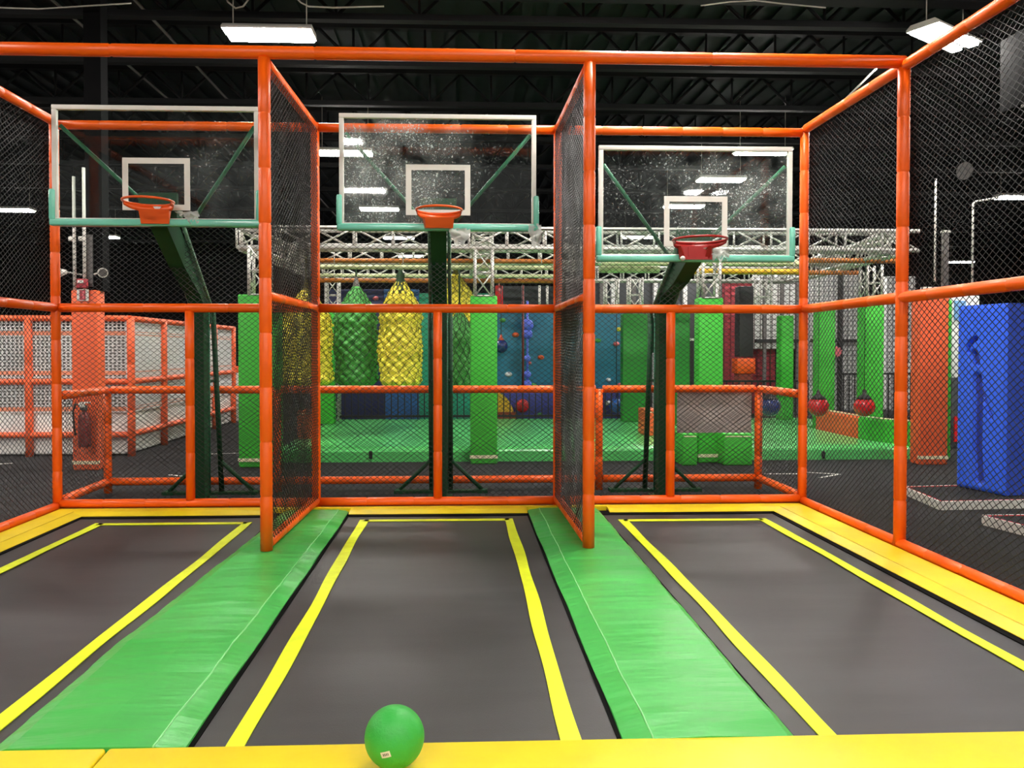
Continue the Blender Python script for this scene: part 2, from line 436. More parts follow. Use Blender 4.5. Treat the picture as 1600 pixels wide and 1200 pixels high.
# yellow pads
def ypad(segs, loc, label):
    t = thing('yellow_pad', loc, label, 'pad', 'yellow edge pads'); m = MB()
    for kind, a in segs:
        if kind == 'x':    # along x with the bevel toward the camera
            xa, xb, yo, yi, br, ma, mb = a
            vs = [(xa, yo, .042), (xb, yo, .042), (xa, yo, .066), (xb, yo, .066), (xa+ma*(yo-br)/(yo-yi), br, .066), (xb-mb*(yo-br)/(yo-yi), br, .066), (xa+ma, yi, .046), (xb-mb, yi, .046), (xa+ma, yi, .042), (xb-mb, yi, .042)]
        else:              # along y, outer edge xo, inner edge xi
            ya, yb, xo, xi, br, mb = a
            q = mb*(xo-br)/(xo-xi)
            vs = [(xo, ya, .042), (xo, yb, .042), (xo, ya, .066), (xo, yb, .066), (br, ya, .066), (br, yb-q, .066), (xi, ya, .046), (xi, yb-mb, .046), (xi, ya, .042), (xi, yb-mb, .042)]
        m.add(vs, [(0, 1, 3, 2), (2, 3, 5, 4), (4, 5, 7, 6), (6, 7, 9, 8), (8, 9, 1, 0), (0, 2, 4, 6, 8), (1, 9, 7, 5, 3)])
    m.build('pad_cover', YELLOW, t)
    return t
t = ypad([('x', (XL+.05, -1.80, 7.45, 7.2, 7.30, .32, 0))], (-2.8, 7.4, .03), 'yellow vinyl pad along the rear frame behind the left trampoline')
t = ypad([('x', (-1.05, .63, 7.45, 7.2, 7.30, 0, 0))], (-.2, 7.4, .03), 'yellow vinyl pad along the rear frame behind the middle trampoline')
t = ypad([('x', (1.41, XR-.05, 7.45, 7.2, 7.30, 0, .36))], (2.4, 7.4, .03), 'yellow vinyl pad along the rear frame behind the right trampoline')
for (xa, xb, lab) in ((-1.80, -1.05, 'short yellow pad strip behind the far end of the left green pad'), (.63, 1.41, 'short yellow pad strip behind the far end of the right green pad')):
    t = thing('yellow_pad', ((xa+xb)/2, 7.41, .03), lab, 'pad', 'yellow edge pads')
    MB().box2((xa, 7.375, .0), (xb, 7.45, .066)).build('pad_cover', YELLOW, t)
t = ypad([('y', (2.99, 7.45, XR-.05, 2.985, 3.09, .25))], (3.2, 5, .03), 'wide yellow vinyl pad along the right net wall')
MB().tube([(3.092, 3.0, .067), (3.092, 7.3, .067)], .003, 5).build('welt_seam', YSEAM, t)
t = ypad([('y', (2.99, 7.45, XL+.05, -3.50, -3.62, .25))], (-3.7, 5, .03), 'wide yellow vinyl pad along the left net wall')
MB().tube([(-3.622, 3.0, .067), (-3.622, 7.3, .067)], .003, 5).build('welt_seam', YSEAM, t)
def nearpad(xa, xb, label):
    t = thing('yellow_pad', ((xa+xb)/2, 2.5, 0), label, 'pad', 'yellow edge pads')
    MB().box(((xa+xb)/2, 2.43, .0565), (xb-xa, 1.02, .030), 0, .012).build('pad_cover', YELLOW, t)
nearpad(-3.9, -1.345, 'yellow pad at the near edge, lower left corner, left of a seam')
nearpad(-1.335, 3.45, 'long yellow pad at the near edge, carrying the green ball')

# ball
bc = Vector(atZ(616.5, 1151, .07+.108))
t = thing('playground_ball', (bc.x, bc.y, .07), 'green rubber playground ball with small sticker on near yellow pad', 'ball')
MB().sphere((bc.x, bc.y, .178), .108, 48, 32).build('ball_skin', BALLG, t)
# sticker wrapped on the sphere
d0 = (atY(606, 1172.5, bc.y) - bc); 
cdir = (Vector((0, 0, H))-bc).normalized()
off = Vector((d0.x, 0, d0.z)); nrm = (off + cdir*math.sqrt(max(.0001, .108**2-off.length_squared))).normalized()
su = Vector((0, 0, 1)).cross(nrm).normalized(); su = (su*math.cos(.30)+nrm.cross(su)*math.sin(.30)).normalized(); sv = nrm.cross(su)
def on_ball(a, b, r): return bc + (nrm*.108 + su*a + sv*b).normalized()*r
def patch(a0, a1, b0, b1, r, n=4):
    m = MB(); vs = [on_ball(a0+(a1-a0)*i/n, b0+(b1-b0)*j/n, r) for j in range(n+1) for i in range(n+1)]
    return m.add(vs, [(j*(n+1)+i, j*(n+1)+i+1, (j+1)*(n+1)+i+1, (j+1)*(n+1)+i) for j in range(n) for i in range(n)])
st = patch(-.018, .018, -.011, .011, .1086).build('sticker', PAPER, t)
pm = MB()
for k, (a0, a1) in enumerate(((-.010, -.006), (-.004, 0), (.002, .006), (.008, .011))):
    q = patch(a0, a1, -.004, .005, .109, 1); pm.add(q.v, q.f)
pm.build('print', INK, st)

# ------------------------------------------------------------------ cage frames
DW, DH, TT = .065, .051, .0050
def rail(parent, a, b, name='rail', r=PR): return MB().padtube(a, b, r).build(name, ORANGE, parent)
rf = thing('rear_fence', (0, YB, 0), 'orange padded rear frame with black net behind the three trampolines', 'frame')
posts = [XL, D1B, D2B, XR]
for px in posts: rail(rf, (px, YB, 0), (px, YB, TOP+PR), 'post')
for i in range(3):
    a, b = posts[i]+PR*.8, posts[i+1]-PR*.8
    for z in (TOP, MID, BOT): rail(rf, (a, YB, z), (b, YB, z))
for px in (297, 684, 1047.5):
    p = atY(px, 640, YB); rail(rf, (p.x, YB, BOT+PR*.8), (p.x, YB, MID-PR*.8), 'short_post')
for i in range(3):
    n = MB().net((posts[i]+.03, YB+.035, BOT), (1, 0, 0), (0, 0, 1), posts[i+1]-posts[i]-.06, 2.765-BOT, DW, DH, TT, seed=i)
    n.tube([(posts[i]+.03, YB+.035, 2.765), (posts[i+1]-.03, YB+.035, 2.765)], .006, 5)
    n.build('net', NET, rf)

def side(x, label, name, seed):
    t = thing(name, (x, YF, 0), label, 'net wall', 'net side walls')
    y0 = 2.2; sgn = 1 if x > 0 else -1
    rail(t, (x, YF, 0.0), (x, YF, TOP+.06), 'post', .046); rail(t, (x, 3.2, 0), (x, 3.2, TOP+.06), 'post', .046)
    for z in (TOP+.03, MID, BOT-.02):
        rail(t, (x, y0, z), (x, YB-PR*.9, z))
    MB().net((x+sgn*.03, y0, BOT), (0, 1, 0), (0, 0, 1), YB-y0-.03, TOP-BOT, DW, DH, TT, seed=seed).build('net', NET, t)
side(XR, 'orange padded net side wall closing the right trampoline', 'side_wall_frame', 11)
side(XL, 'orange padded net side wall closing the left trampoline, at left edge', 'side_wall_frame', 12)

def divider(xb, xf, label, seed):
    t = thing('divider_panel', (xf, YF, .07), label, 'divider', 'net dividers on the green pads')
    rail(t, (xf, YF, .078), (xf, YF, TOP+.02), 'post', .046)
    d = Vector((xb-xf, YB-YF, 0)); d.normalize()
    e = Vector((xb, YB, 0)) - d*PR*.9; s = Vector((xf, YF, 0)) + d*.04
    for z, k in ((TOP, 'top_rail'), (MID, 'middle_rail'), (.121, 'bottom_rail')):
        rail(t, (s.x, s.y, z), (e.x, e.y, z), k)
    L = (e-s).length
    sd = Vector((d.y, -d.x, 0))
    m = MB()
    for k, o in enumerate((-.03, .03)):
        q = s + sd*o; m.net((q.x, q.y, .1), d, (0, 0, 1), L, TOP-.1, DW*.97, DH*(.98+.03*k), TT*1.1, wob=.007, seed=seed+k)
    m.build('net', NET, t)
divider(D1B, D1F, 'orange framed black net divider on the left green pad', 21)
divider(D2B, D2F, 'orange framed black net divider on the right green pad', 31)
ob = thing('overhead_beam', (0, YF, 3.79), 'long orange padded overhead beam joining the tops of the front posts', 'beam')
MB().padtube((XL-.2, YF, 3.79), (XR, YF, 3.785), .047, seg=1.6).build('beam_pad', ORANGE, ob)

# low rear barrier around the hoop bases
YR = 8.62
lb = thing('rear_barrier', (0, YR, 0), 'low orange padded barrier with net around the hoop bases, behind the rear frame', 'barrier')
bx = [-3.9, -2.02, 1.475, 3.39]
bx[1] = atY(433, 650, YR).x; bx[2] = atY(936, 650, YR).x
for xx in (bx[0], bx[1], bx[2], bx[3]): rail(lb, (xx, YR, 0), (xx, YR, 1.14), 'post')
for i in range(3):
    for z in (1.14, .125): rail(lb, (bx[i]+PR, YR, z), (bx[i+1]-PR, YR, z))
    MB().net((bx[i]+.02, YR+.03, .12), (1, 0, 0), (0, 0, 1), bx[i+1]-bx[i]-.04, 1.02, DW, DH*.95, TT, seed=40+i).build('net', NET, lb)
for xx, x2 in ((bx[0], XL), (bx[3], XR)):
    for z in (1.14, .125): rail(lb, (xx, YR-PR, z), (x2, YB+PR, z))
    MB().net((x2, YB+.03, .12), (xx-x2, YR-YB, 0), (0, 0, 1), YR-YB-.06, 1.02, DW, DH, TT, seed=50).build('net', NET, lb)
# grey sheet hung on the barrier
a = atY(1058, 613, YR+.06); b = atY(1174, 676, YR+.06)
bn = thing('banner', ((a.x+b.x)/2, YR+.06, b.z), 'plain grey sheet hanging under the rail of the low rear barrier at right', 'banner')
m = MB(); n = 16
vs = []
for j in range(5):
    for i in range(n+1):
        vs.append((a.x+(b.x-a.x)*i/n, YR+.062+.006*math.sin(i*1.1+j), a.z+(b.z-a.z)*j/4))
m.add(vs, [(j*(n+1)+i, j*(n+1)+i+1, (j+1)*(n+1)+i+1, (j+1)*(n+1)+i) for j in range(4) for i in range(n)], True)
m.build('sheet', BANNER, bn)

# ------------------------------------------------------------------ hoops
def crumple(c, w, h, seed, lean=0):
    rr = random.Random(seed); m = MB(); n = 8; vs = []
    for j in range(n+1):
        for i in range(n+1):
            f = j/n; k = 1-.55*f*f
            vs.append((c[0]+(i/n-.5)*w*k+lean*f+rr.uniform(-.008, .008), c[1]+rr.uniform(-.018, .018), c[2]-h*f+rr.uniform(-.01, .01)-.03*math.sin(i*1.3+seed)*f))
    return m.add(vs, [(j*(n+1)+i, j*(n+1)+i+1, (j+1)*(n+1)+i+1, (j+1)*(n+1)+i) for j in range(n) for i in range(n)], True)

def hoop(cx, yb, zb, rim_r, rim_c, bracket_open, glass, label, px_x, tubes, wraps, arm_top_px):
    t = thing('basketball_hoop', (px_x, 8.15, 0), label, 'basketball hoop', 'basketball hoops')
    W, Hh = 1.83, 1.05; x0, x1, z1 = cx-W/2, cx+W/2, zb+Hh
    g = MB(); # glass in own object space centred on the board
    go = bpy.data.meshes.new('glass')
    g.box2((-W/2+.03, -.006, -Hh/2+.03), (W/2-.03, .006, Hh/2-.03))
    go.from_pydata([tuple(v) for v in g.v], [], g.f); go.materials.append(glass)
    bb = MB(); fw = .042
    bb.box2((x0, yb-.02, z1-fw), (x1, yb+.02, z1), .004).box2((x0, yb-.02, zb), (x1, yb+.02, zb+fw), .004)
    bb.box2((x0, yb-.02, zb+fw), (x0+fw, yb+.02, z1-fw), .004).box2((x1-fw, yb-.02, zb+fw), (x1, yb+.02, z1-fw), .004)
    board = bb.build('backboard', WHITEFR, t)
    o = bpy.data.objects.new('glass', go); COL.objects.link(o); o.parent = board; o.location = Vector((cx, yb, zb+Hh/2)) - t.location
    sq = MB(); sw, sh, q = .60, .47, .052; za = zb+.115; ys = yb-.0085
    sq.box2((cx-sw/2, ys-.002, za), (cx+sw/2, ys, za+q)).box2((cx-sw/2, ys-.002, za+sh-q), (cx+sw/2, ys, za+sh))
    sq.box2((cx-sw/2, ys-.002, za+q), (cx-sw/2+q, ys, za+sh-q)).box2((cx+sw/2-q, ys-.002, za+q), (cx+sw/2, ys, za+sh-q))
    sq.build('target_square', WHITEFR, board)
    # edge padding
    p = MB(); ph = .30
    p.box2((x0-.022, yb-.042, zb-.03), (x1+.022, yb+.042, zb+.034), .018)
    for xx in (x0, x1):
        s = -1 if xx == x0 else 1
        p.box2((xx-.022-(.004), yb-.042, zb+.02), (xx+.026, yb+.042, zb+ph), .018)
    pd = p.build('edge_padding', PADTEAL, t)
    for (wx, wz, w, h, sd, lean) in wraps:
        crumple((cx+wx, yb-.045, zb+wz), w, h, sd, lean).build('torn_wrap', PLASTIC, pd)
    # rim
    rx, ry, rz = rim_c; m = RIMRED if bracket_open else RIM
    ring = [(rx+rim_r*math.cos(2*PI*i/40), ry+rim_r*math.sin(2*PI*i/40), rz) for i in range(40)]
    rm = MB().tube(ring, .011, 8, closed=True).build('rim', m, t)
    fl = MB(); n = 28; vs = []
    a0, a1 = (-.04*PI, 1.04*PI)
    for i in range(n+1):
        an = a0+(a1-a0)*i/n
        dep = .036+.030*max(0, math.sin(an))
        for rr_, zz in ((rim_r+.004, rz-.004), (rim_r-.004, rz-.004), (rim_r-.012, rz-dep), (rim_r-.004, rz-dep)):
            vs.append((rx+rr_*math.cos(an), ry+rr_*math.sin(an), zz))
    fs = [(i*4+k, i*4+(k+1) % 4, i*4+4+(k+1) % 4, i*4+4+k) for i in range(n) for k in range(4)]
    fl.add(vs, fs, True); fl.build('rim_flange', m, rm)
    bk = MB(); zt, zl = rz-.045, zb-.012
    bw = .135 if not bracket_open else .145
    yf = ry+rim_r-.09
    if not bracket_open:
        bk.add([(cx-bw-.01, yb-.043, zt), (cx+bw+.01, yb-.043, zt), (cx-bw*.92, yb-.043, zl), (cx+bw*.92, yb-.043, zl),
                (rx-bw*1.0, yf, zt), (rx+bw*1.0, yf, zt), (rx-bw*.92, yf+.03, zl), (rx+bw*.92, yf+.03, zl)],
               [(0, 1, 3, 2), (4, 6, 7, 5), (0, 4, 5, 1), (2, 3, 7, 6), (0, 2, 6, 4), (1, 5, 7, 3)])
    else:
        for s in (-1, 1):
            bk.add([(rx+s*bw-.014, yf, zt+.01), (rx+s*bw+.014, yf, zt+.01), (rx+s*bw*.8-.014, yf+.05, zl), (rx+s*bw*.8+.014, yf+.05, zl),
                    (cx+s*bw-.014, yb-.043, zt+.01), (cx+s*bw+.014, yb-.043, zt+.01), (cx+s*bw*.8-.014, yb-.043, zl), (cx+s*bw*.8+.014, yb-.043, zl)],
                   [(0, 1, 3, 2), (4, 6, 7, 5), (0, 4, 5, 1), (2, 3, 7, 6), (0, 2, 6, 4), (1, 5, 7, 3)])
        bk.box2((cx-bw, yb-.055, zl), (cx+bw, yb-.043, zt+.01)); bk.box2((rx-bw*.9, yf+.03, zl), (rx+bw*.9, yf+.05, zl+.025))
        bk.box2((rx-.05, yf+.035, zl), (rx-.035, yf+.05, zt))
    bk.build('rim_bracket', m, rm)
    if bracket_open:
        MB().sphere((rx-bw*.78, yf-.0, zl+.005), .024, 14, 10).build('bolt_cap', WHITEFR, rm)
    # pole and goose-neck arm
    Yp = 8.15; hw = .073
    ztop = 2.05
    # box post continuing into a tapered neck that leans forward to the board
    def sect(xc, yc, zc, hx, hy, ang):
        ca, sa = math.cos(ang), math.sin(ang)
        return [Vector((xc+a*hx, yc+b*hy*ca, zc+b*hy*sa)) for a, b in ((-1, -1), (1, -1), (1, 1), (-1, 1))]
    ye = yb+.10; ze = zb+.06
    MB().rings([sect(px_x, Yp, 0, hw, .085, 0), sect(px_x, Yp, ztop, hw, .085, 0)], False).build('pole', DKGREEN, t)
    ang = math.radians(50)
    MB().rings([sect(px_x, Yp, ztop, hw*1.02, .088, 0), sect(px_x, Yp-.10, ztop+.13, hw*1.02, .10, .35),
                sect((px_x+cx)/2, (Yp+ye)/2-.05, (ztop+ze)/2+.05, hw, .115, .75), sect(cx, ye, ze, hw*1.05, .11, .8)], False).build('arm', DKGREEN, t)
    MB().box2((cx-.17, yb+.02, zb+.0), (cx+.17, yb+.06, zb+.28)).build('mount_plate', DKGREEN, t)
    for s in (-1, 1):   # light edge flats on the arm sides
        MB().tube([(px_x+s*(hw+.004), Yp+.075, .06), (px_x+s*(hw+.004), Yp+.075, ztop-.02)], .010, 4).build('edge_angle', DKGREEN_L, t)
        MB().tube([(cx+s*(W/2-.05), yb+.03, z1-.17), (cx+s*.10, (Yp+ye)/2-.05, ze-.02+.03)], .019, 8).build('board_strut', DKGREEN_L, t)
    # rear uprights with splayed feet
    for s in tubes:
        xb = px_x+s*.105
        MB().tube([(xb, 8.27, 1.985), (xb, 8.53, .03)], .029, 8).build('rear_upright', DKGREEN, t)
        MB().tube([(xb, 8.27, 1.985), (cx+s*.095, ye+.16, ze+.10)], .019, 6).build('lift_rod', LIFT, t)
        MB().tube([(px_x+s*.06, Yp+.08, 1.25), (xb, 8.40, 1.25)], .016, 6).build('link_bar', DKGREEN, t)
        MB().tube([(xb, 8.485, .37), (xb+s*.35, 8.50, .035)], .022, 6).build('foot_brace', DKGREEN, t)
        MB().box2((xb+s*.29, 8.44, 0), (xb+s*.41, 8.56, .035)).build('foot_plate', DKGREEN, t)
    if bracket_open: MB().box2((px_x-.09, 8.28, 1.55), (px_x+.02, 8.34, 1.93)).build('spring_housing', DKGREEN, t)
    MB().box2((px_x-.50, 8.46, 0), (px_x+.50, 8.55, .028)).build('base_bar', DKGREEN, t)
    MB().box2((px_x-.13, Yp-.14, 0), (px_x+.13, Yp+.14, .02)).build('base_plate', DKGREEN, t)
    return t
lab = 'basketball hoop with clear backboard and green pole, '
hoop(-2.735, 7.05, 2.722, .208, (-2.728, 6.84, 2.88), False, glass_mat('clear board', .6, -.1, .8, .5, .06), lab+'left bay, orange rim', -2.735, (-1, 1), [(.28, .10, .2, .09, 4, .05)], None)
hoop(-.21, 7.2, 2.72, .205, (-.195, 6.97, 2.845), False, glass_mat('dusty clear board', -.55, .12, 1.0, 2.8, .22), lab+'middle bay, dusty glass, orange rim', -.22, (-1, 1), [(.2, -.015, .2, .14, 6, 0), (.90, .03, .13, .2, 7, .02)], None)
hoop(2.2, 7.15, 2.435, .238, (2.165, 6.9, 2.58), True, glass_mat('scuffed clear board', .55, .1, 1.1, 1.3, .45), lab+'right bay, hung lowest, red rim', 2.17, (-1, 1), [(.17, .10, .26, .11, 9, .05)], None)

# ------------------------------------------------------------------ pillars
def pillar(px0, px1, ytop, Y, label, mt, depth=.24, base=0.0, stripe=True, ybot=None, group=None, shade=None):
    a = atY(px0, 600, Y).x; b = atY(px1, 600, Y).x; zt = atY((px0+px1)/2, ytop, Y).z
    t = thing('padded_pillar', ((a+b)/2, Y+depth/2, base), label, 'pillar', group)
    MB().box2((a, Y, base+.001), (b, Y+depth, zt), .02).build('pillar_pad', mt, t)
    if stripe: MB().box2((a-.006, Y-.006, base+.08), (b+.006, Y+.04, base+.125)).build('stripe', CREAM, t)
    return t, a, b, zt
GPG = 'green padded truss pillars'
P = {}
P['l'] = pillar(372, 436, 460, 10.4, 'green padded pillar left of the left divider, holding the end of the front truss', GREENPIL, group=GPG)
P['c'] = pillar(735, 777, 462, 10.6, 'green padded pillar behind the middle hoop, right of its pole', GREENPIL, group=GPG)
P['r'] = pillar(1092, 1130, 465, 10.6, 'bright green padded pillar behind the right hoop', GREENPIL, group=GPG)
P['k'] = pillar(497, 522, 482, 14.4, 'green padded pillar just right of the left divider, behind the left yellow bag', GREENPIL, base=.2, stripe=False, group=GPG)
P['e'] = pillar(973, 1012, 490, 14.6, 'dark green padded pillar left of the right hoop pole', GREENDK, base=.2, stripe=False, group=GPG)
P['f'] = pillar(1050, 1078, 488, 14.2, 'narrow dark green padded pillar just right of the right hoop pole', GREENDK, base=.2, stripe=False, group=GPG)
P['g'] = pillar(1220, 1240, 493, 14.9, 'small far green padded pillar left of the rear right corner post', GREENPIL, base=.2, stripe=False, group=GPG)
P['h'] = pillar(1279, 1305, 478, 13.3, 'green padded pillar right of the rear right corner post, behind a red ball', GREENPIL, base=.2, stripe=False, group=GPG)
P['i'] = pillar(1350, 1381, 470, 12.25, 'green padded pillar behind the rightmost red hanging ball', GREENPIL, base=.0, stripe=False, group=GPG)
P['o'] = pillar(1438, 1482, 462, 10.3, 'tall orange padded pillar right of the right wall post', ORANGE_D, group='orange padded pillars')
P['q'] = pillar(112, 152, 453, 10.25, 'orange padded pillar behind the left bay, with an extinguisher hung on it', ORANGE_D, group='orange padded pillars')

# left pillar fittings
a, b, zt = P['q'][1:]
colm = thing('steel_column', ((a+b)/2, 10.46, zt), 'black steel column rising from the orange pillar at left', 'column')
MB().box2(((a+b)/2-.02, 10.35, zt), ((a+b)/2+.2, 10.55, 7.1)).build('shaft', mat('matt black paint', (7, 7, 8), .9, spec=.1), colm)
MB().box2((atY(136.5, 500, 10.34).x, 10.33, zt+.05), (atY(146, 500, 10.34).x, 10.35, 3.1)).build('cover_strip', STEELGREY, colm)
for px, top, lab in ((117, 276, 'thin white conduit up the left side of the black column'), (132.5, 262, 'thin white conduit up the middle of the black column')):
    p = atY(px, 470, 10.30); q = atY(px, top, 10.30)
    cn = thing('conduit', (p.x, 10.3, zt), lab, 'conduit')
    line((p.x, 10.3, zt-.02), (p.x, 10.3, q.z), .022).build('pipe', WHITEFR, cn)
    MB().box((p.x-.03, 10.3, atY(px, 373, 10.3).z), (.08, .05, .06), 0, .01).build('coupling', WHITEFR, cn)
for px, s, lab in ((103, -1, 'white floodlight head left of the black column, facing left'), (160, 1, 'white floodlight head right of the black column, facing right')):
    c = atY(px, 425, 10.3)
    fl = thing('floodlight', c, lab, 'floodlight', 'twin floodlights on the column')
    MB().tube([c, c+Vector((s*.03, -.06, -.01)), c+Vector((s*.05, -.10, -.02))], [.03, .05, .065], 16).build('lamp_head', WHITEFR, fl)
    MB().tube([c+Vector((s*.055, -.105, -.02)), c+Vector((s*.058, -.11, -.021))], [.05, .05], 14).build('lens', STEELGREY, fl)
    MB().tube([c, Vector(((a+b)/2 + s*.07, 10.36, c.z-.03))], .012, 6).build('bracket', WHITEFR, fl)
al = thing('alarm_box', atY(130, 440, 10.24), 'dark red alarm box with strobe above the left orange pillar', 'alarm')
c = atY(129, 443, 10.23)
MB().box(c, (.13, .06, .12), 0, .012).build('box', WINE, al)
MB().box(c+Vector((-.01, -.035, .02)), (.07, .02, .04), 0, .006).build('strobe', WHITEFR, al)
sg = atY(129.5, 461, 10.23)
sn = thing('extinguisher_sign', sg, 'small white and dark red sign at the top of the left orange pillar', 'sign')
MB().box(sg, (.15, .012, .15)).build('plate', WHITEFR, sn)
MB().box(sg+Vector((.0, -.008, .0)), (.075, .006, .13)).build('symbol', WINE, sn)
MB().box(sg+Vector((.01, -.012, -.01)), (.025, .006, .09)).box(sg+Vector((.0, -.012, .04)), (.05, .006, .016)).build('symbol', PINK, sn)
ex = atY(131, 662, 10.14)
fe = thing('fire_extinguisher', (ex.x, 10.14, .45), 'dark red fire extinguisher with black hose hung on the left orange pillar', 'fire extinguisher')
DRED = mat('dark red enamel', (120, 32, 26), .4)
MB().lathe([(.001, 0), (.07, .005), (.078, .03), (.078, .36), (.06, .43), (.03, .46), (.03, .48)], (ex.x, 10.16, .32), 20).build('cylinder', DRED, fe)
MB().lathe([(.02, .98), (.045, .985), (.045, 1.04), (.02, 1.05)], (ex.x, 10.14, -.18), 14).build('valve', STEELGREY, fe)
MB().box((ex.x, 10.09, .87), (.08, .02, .06), 0, .01).build('gauge', WHITEFR, fe)
MB().box((ex.x+.03, 10.12, .90), (.13, .025, .02), .0, .006).build('handle', SILVER, fe)
MB().tube([(ex.x-.03, 10.12, .86), (ex.x-.09, 10.11, .88), (ex.x-.12, 10.11, .80), (ex.x-.11, 10.11, .58), (ex.x-.09, 10.11, .48)], .013, 8).build('hose', BLK, fe)

# right pillar fittings
a, b, zt = P['o'][1:]
bxp = atY(1461, 447, 10.35)
jb = thing('junction_box', bxp, 'white junction box on the top of the right orange pillar', 'box')
MB().box((bxp.x+.0, 10.45, zt+.05), (.24, .1, .16), 0, .01).build('case', WHITEFR, jb)
for px, top, bot, Yc, lab in ((1460.5, 279, 440, 10.4, 'tall thin white conduit above the right orange pillar'), (1519, 318, 447, 10.4, 'thin white conduit right of the orange pillar, bending right at its top')):
    p = atY(px, bot, Yc); q = atY(px, top, Yc)
    cn = thing('conduit', p, lab, 'conduit')
    pts = [p, Vector((p.x, Yc, q.z))]
    if px > 1500: pts += [Vector((p.x+.04, Yc, q.z+.03)), atY(1560, 309, Yc)]
    MB().tube(pts, .014, 8).build('pipe', WHITEFR, cn)
p = atY(1477.5, 362, 10.36); q = atY(1477.5, 446, 10.36)
tp = thing('white_post', (p.x, 10.36, q.z), 'thick short white post rising beside the right orange pillar', 'post')
MB().box2((p.x-.035, 10.33, zt-.1), (p.x+.035, 10.4, p.z), .008).build('shaft', STEELGREY, tp)
MB().box((p.x, 10.36, p.z), (.09, .09, .03)).build('cap', WHITEFR, tp)
p = atY(1503, 267, 14)
fd = thing('ceiling_speaker', p, 'round grey disc hanging in the dark upper right', 'speaker')
MB().tube([p, p+Vector((.0, -.08, -.02))], [.10, .16], 20).build('disc', STEELGREY, fd)
line(p, (p.x, p.y, 7.15), .012, 6).build('stem', STEELBLK, fd)
p = atY(1597, 110, 9.6)
sk = thing('hanging_cabinet', p, 'black box hanging at the top right edge of the photo', 'box')
MB().box2((p.x-.08, 9.4, atY(1590, 168, 9.6).z), (p.x+.5, 9.9, atY(1590, 50, 9.6).z), .02).build('case', mat('matt black paint', (7, 7, 8), .9, spec=.1), sk)
MB().box2((p.x-.085, 9.39, atY(1590, 170, 9.6).z-.02), (p.x+.5, 9.5, atY(1590, 168, 9.6).z)).build('lip', STEELGREY, sk)
line((p.x+.2, 9.6, atY(1590, 50, 9.6).z), (p.x+.2, 9.6, 7.15), .015).build('rod', STEELBLK, sk)

# ------------------------------------------------------------------ green platform
pf = thing('soft_platform', (2, 12.5, 0), 'large glossy green padded platform under the obstacle truss', 'platform')
m = MB()
def edge_x(y):
    if y < 11.75: q = (11.75-y)/.9; return 6.2+.36*q*q
    return 6.2
top = .20
for xa_, xb_ in ((-2.55, P['c'][1]-.01), (P['c'][2]+.01, P['r'][1]-.01), (P['r'][2]+.01, 6.52)):
    m.prism([(10.85, .001), (10.85, top-.055), (10.87, top-.03), (11.03, top), (11.03, .001)], 'x', xa_, xb_)
poly = [(-2.55, 11.03), (-2.55, 15.4), (7.0, 15.4), (7.0, 13.75), (6.2, 13.75)] + [(edge_x(11.75-.09*k), 11.75-.09*k) for k in range(0, 9)]
m.prism(poly, 'z', .001, top)
m.build('top_pad', GREENFLOOR, pf)
for px in (579, 1287):
    p = atY(px, 711, 10.83); MB().box((p.x, 10.84, p.z), (.05, .03, .11), 0, .01).build('handle_slot', BLK, pf)
def curb(ya, yb, zt, mt, name, lab, cat):
    t = thing(name, (edge_x(ya)+.1, (ya+yb)/2, .0), lab, cat)
    m = MB(); n = 14
    rings = []
    for i in range(n+1):
        y = ya+(yb-ya)*i/n; x = edge_x(y)+.012
        rings.append([Vector((x, y, .0)), Vector((x, y, zt-.04)), Vector((x+.03, y, zt)), Vector((x+.15, y, zt)), Vector((x+.18, y, zt-.04)), Vector((x+.18, y, 0))])
    m.rings(rings, False); m.build('pad', mt, t)
    MB().tube([(r[2].x, r[2].y, r[2].z+.002) for r in rings], .012, 6).build('piping', CREAM, t)
curb(10.87, 11.77, .55, GREENPIL, 'edge_curb', 'raised green padded curb on the right edge of the platform', 'curb')
curb(11.79, 13.2, .55, ORANGE_D, 'edge_curb', 'orange padded block on the right edge of the platform behind the green curb', 'curb')
# blocks on the platform
def block(px0, px1, py0, py1, Y, mt, lab, d=.5, name='foam_block'):
    a = atY(px0, py1, Y); b = atY(px1, py0, Y)
    t = thing(name, ((a.x+b.x)/2, Y+d/2, a.z), lab, 'block', 'foam blocks around the platform')
    zb_ = 0.001 if Y < 10.8 else .2
    MB().box2((a.x, Y, zb_), (b.x, Y+d, b.z), .02).build('pad', mt, t)
    MB().box2((a.x+.02, Y-.004, b.z-.05), (b.x-.02, Y+.02, b.z-.035)).build('seam', CREAM, t)
block(464, 492, 642, 686, 12.0, ORANGE_D, 'orange foam block on the platform seen through the left divider net')
block(1008, 1032, 640, 682, 12.2, ORANGE_D, 'orange foam block on the platform left of the right hoop pole')
block(1066, 1090, 677, 721, 10.35, GREENPIL, 'green foam block left of the right green pillar', .4)
block(1131, 1176, 677, 721, 10.35, GREENPIL, 'green foam block right of the right green pillar', .4)

# hanging balls
def hball(px, py, Y, r, mt, lab):
    c = atY(px, py, Y); t = thing('hanging_ball', (c.x, Y, c.z-r), lab, 'ball', 'balls hung from the obstacle truss')
    MB().sphere(c, r, 32, 20).build('ball', mt, t)
    MB().lathe([(.11, 0), (.085, .04), (.035, .075), (.02, .13), (.012, .15)], c+Vector((0, 0, r-.045)), 16).build('cap', BLK, t)
    line(c+Vector((0, 0, r+.1)), (c.x, Y, 3.02), .0045, 6).build('rope', ROPEDK, t)
hball(1203.5, 635, 11.2, .148, NAVY, 'navy blue ball on a rope, leftmost of the three hanging balls')
hball(1278.5, 635, 11.2, .150, RED, 'glossy red ball on a rope, just right of the rear corner post')
hball(1350.5, 635, 11.2, .150, RED, 'glossy red ball on a rope, rightmost of the three hanging balls')

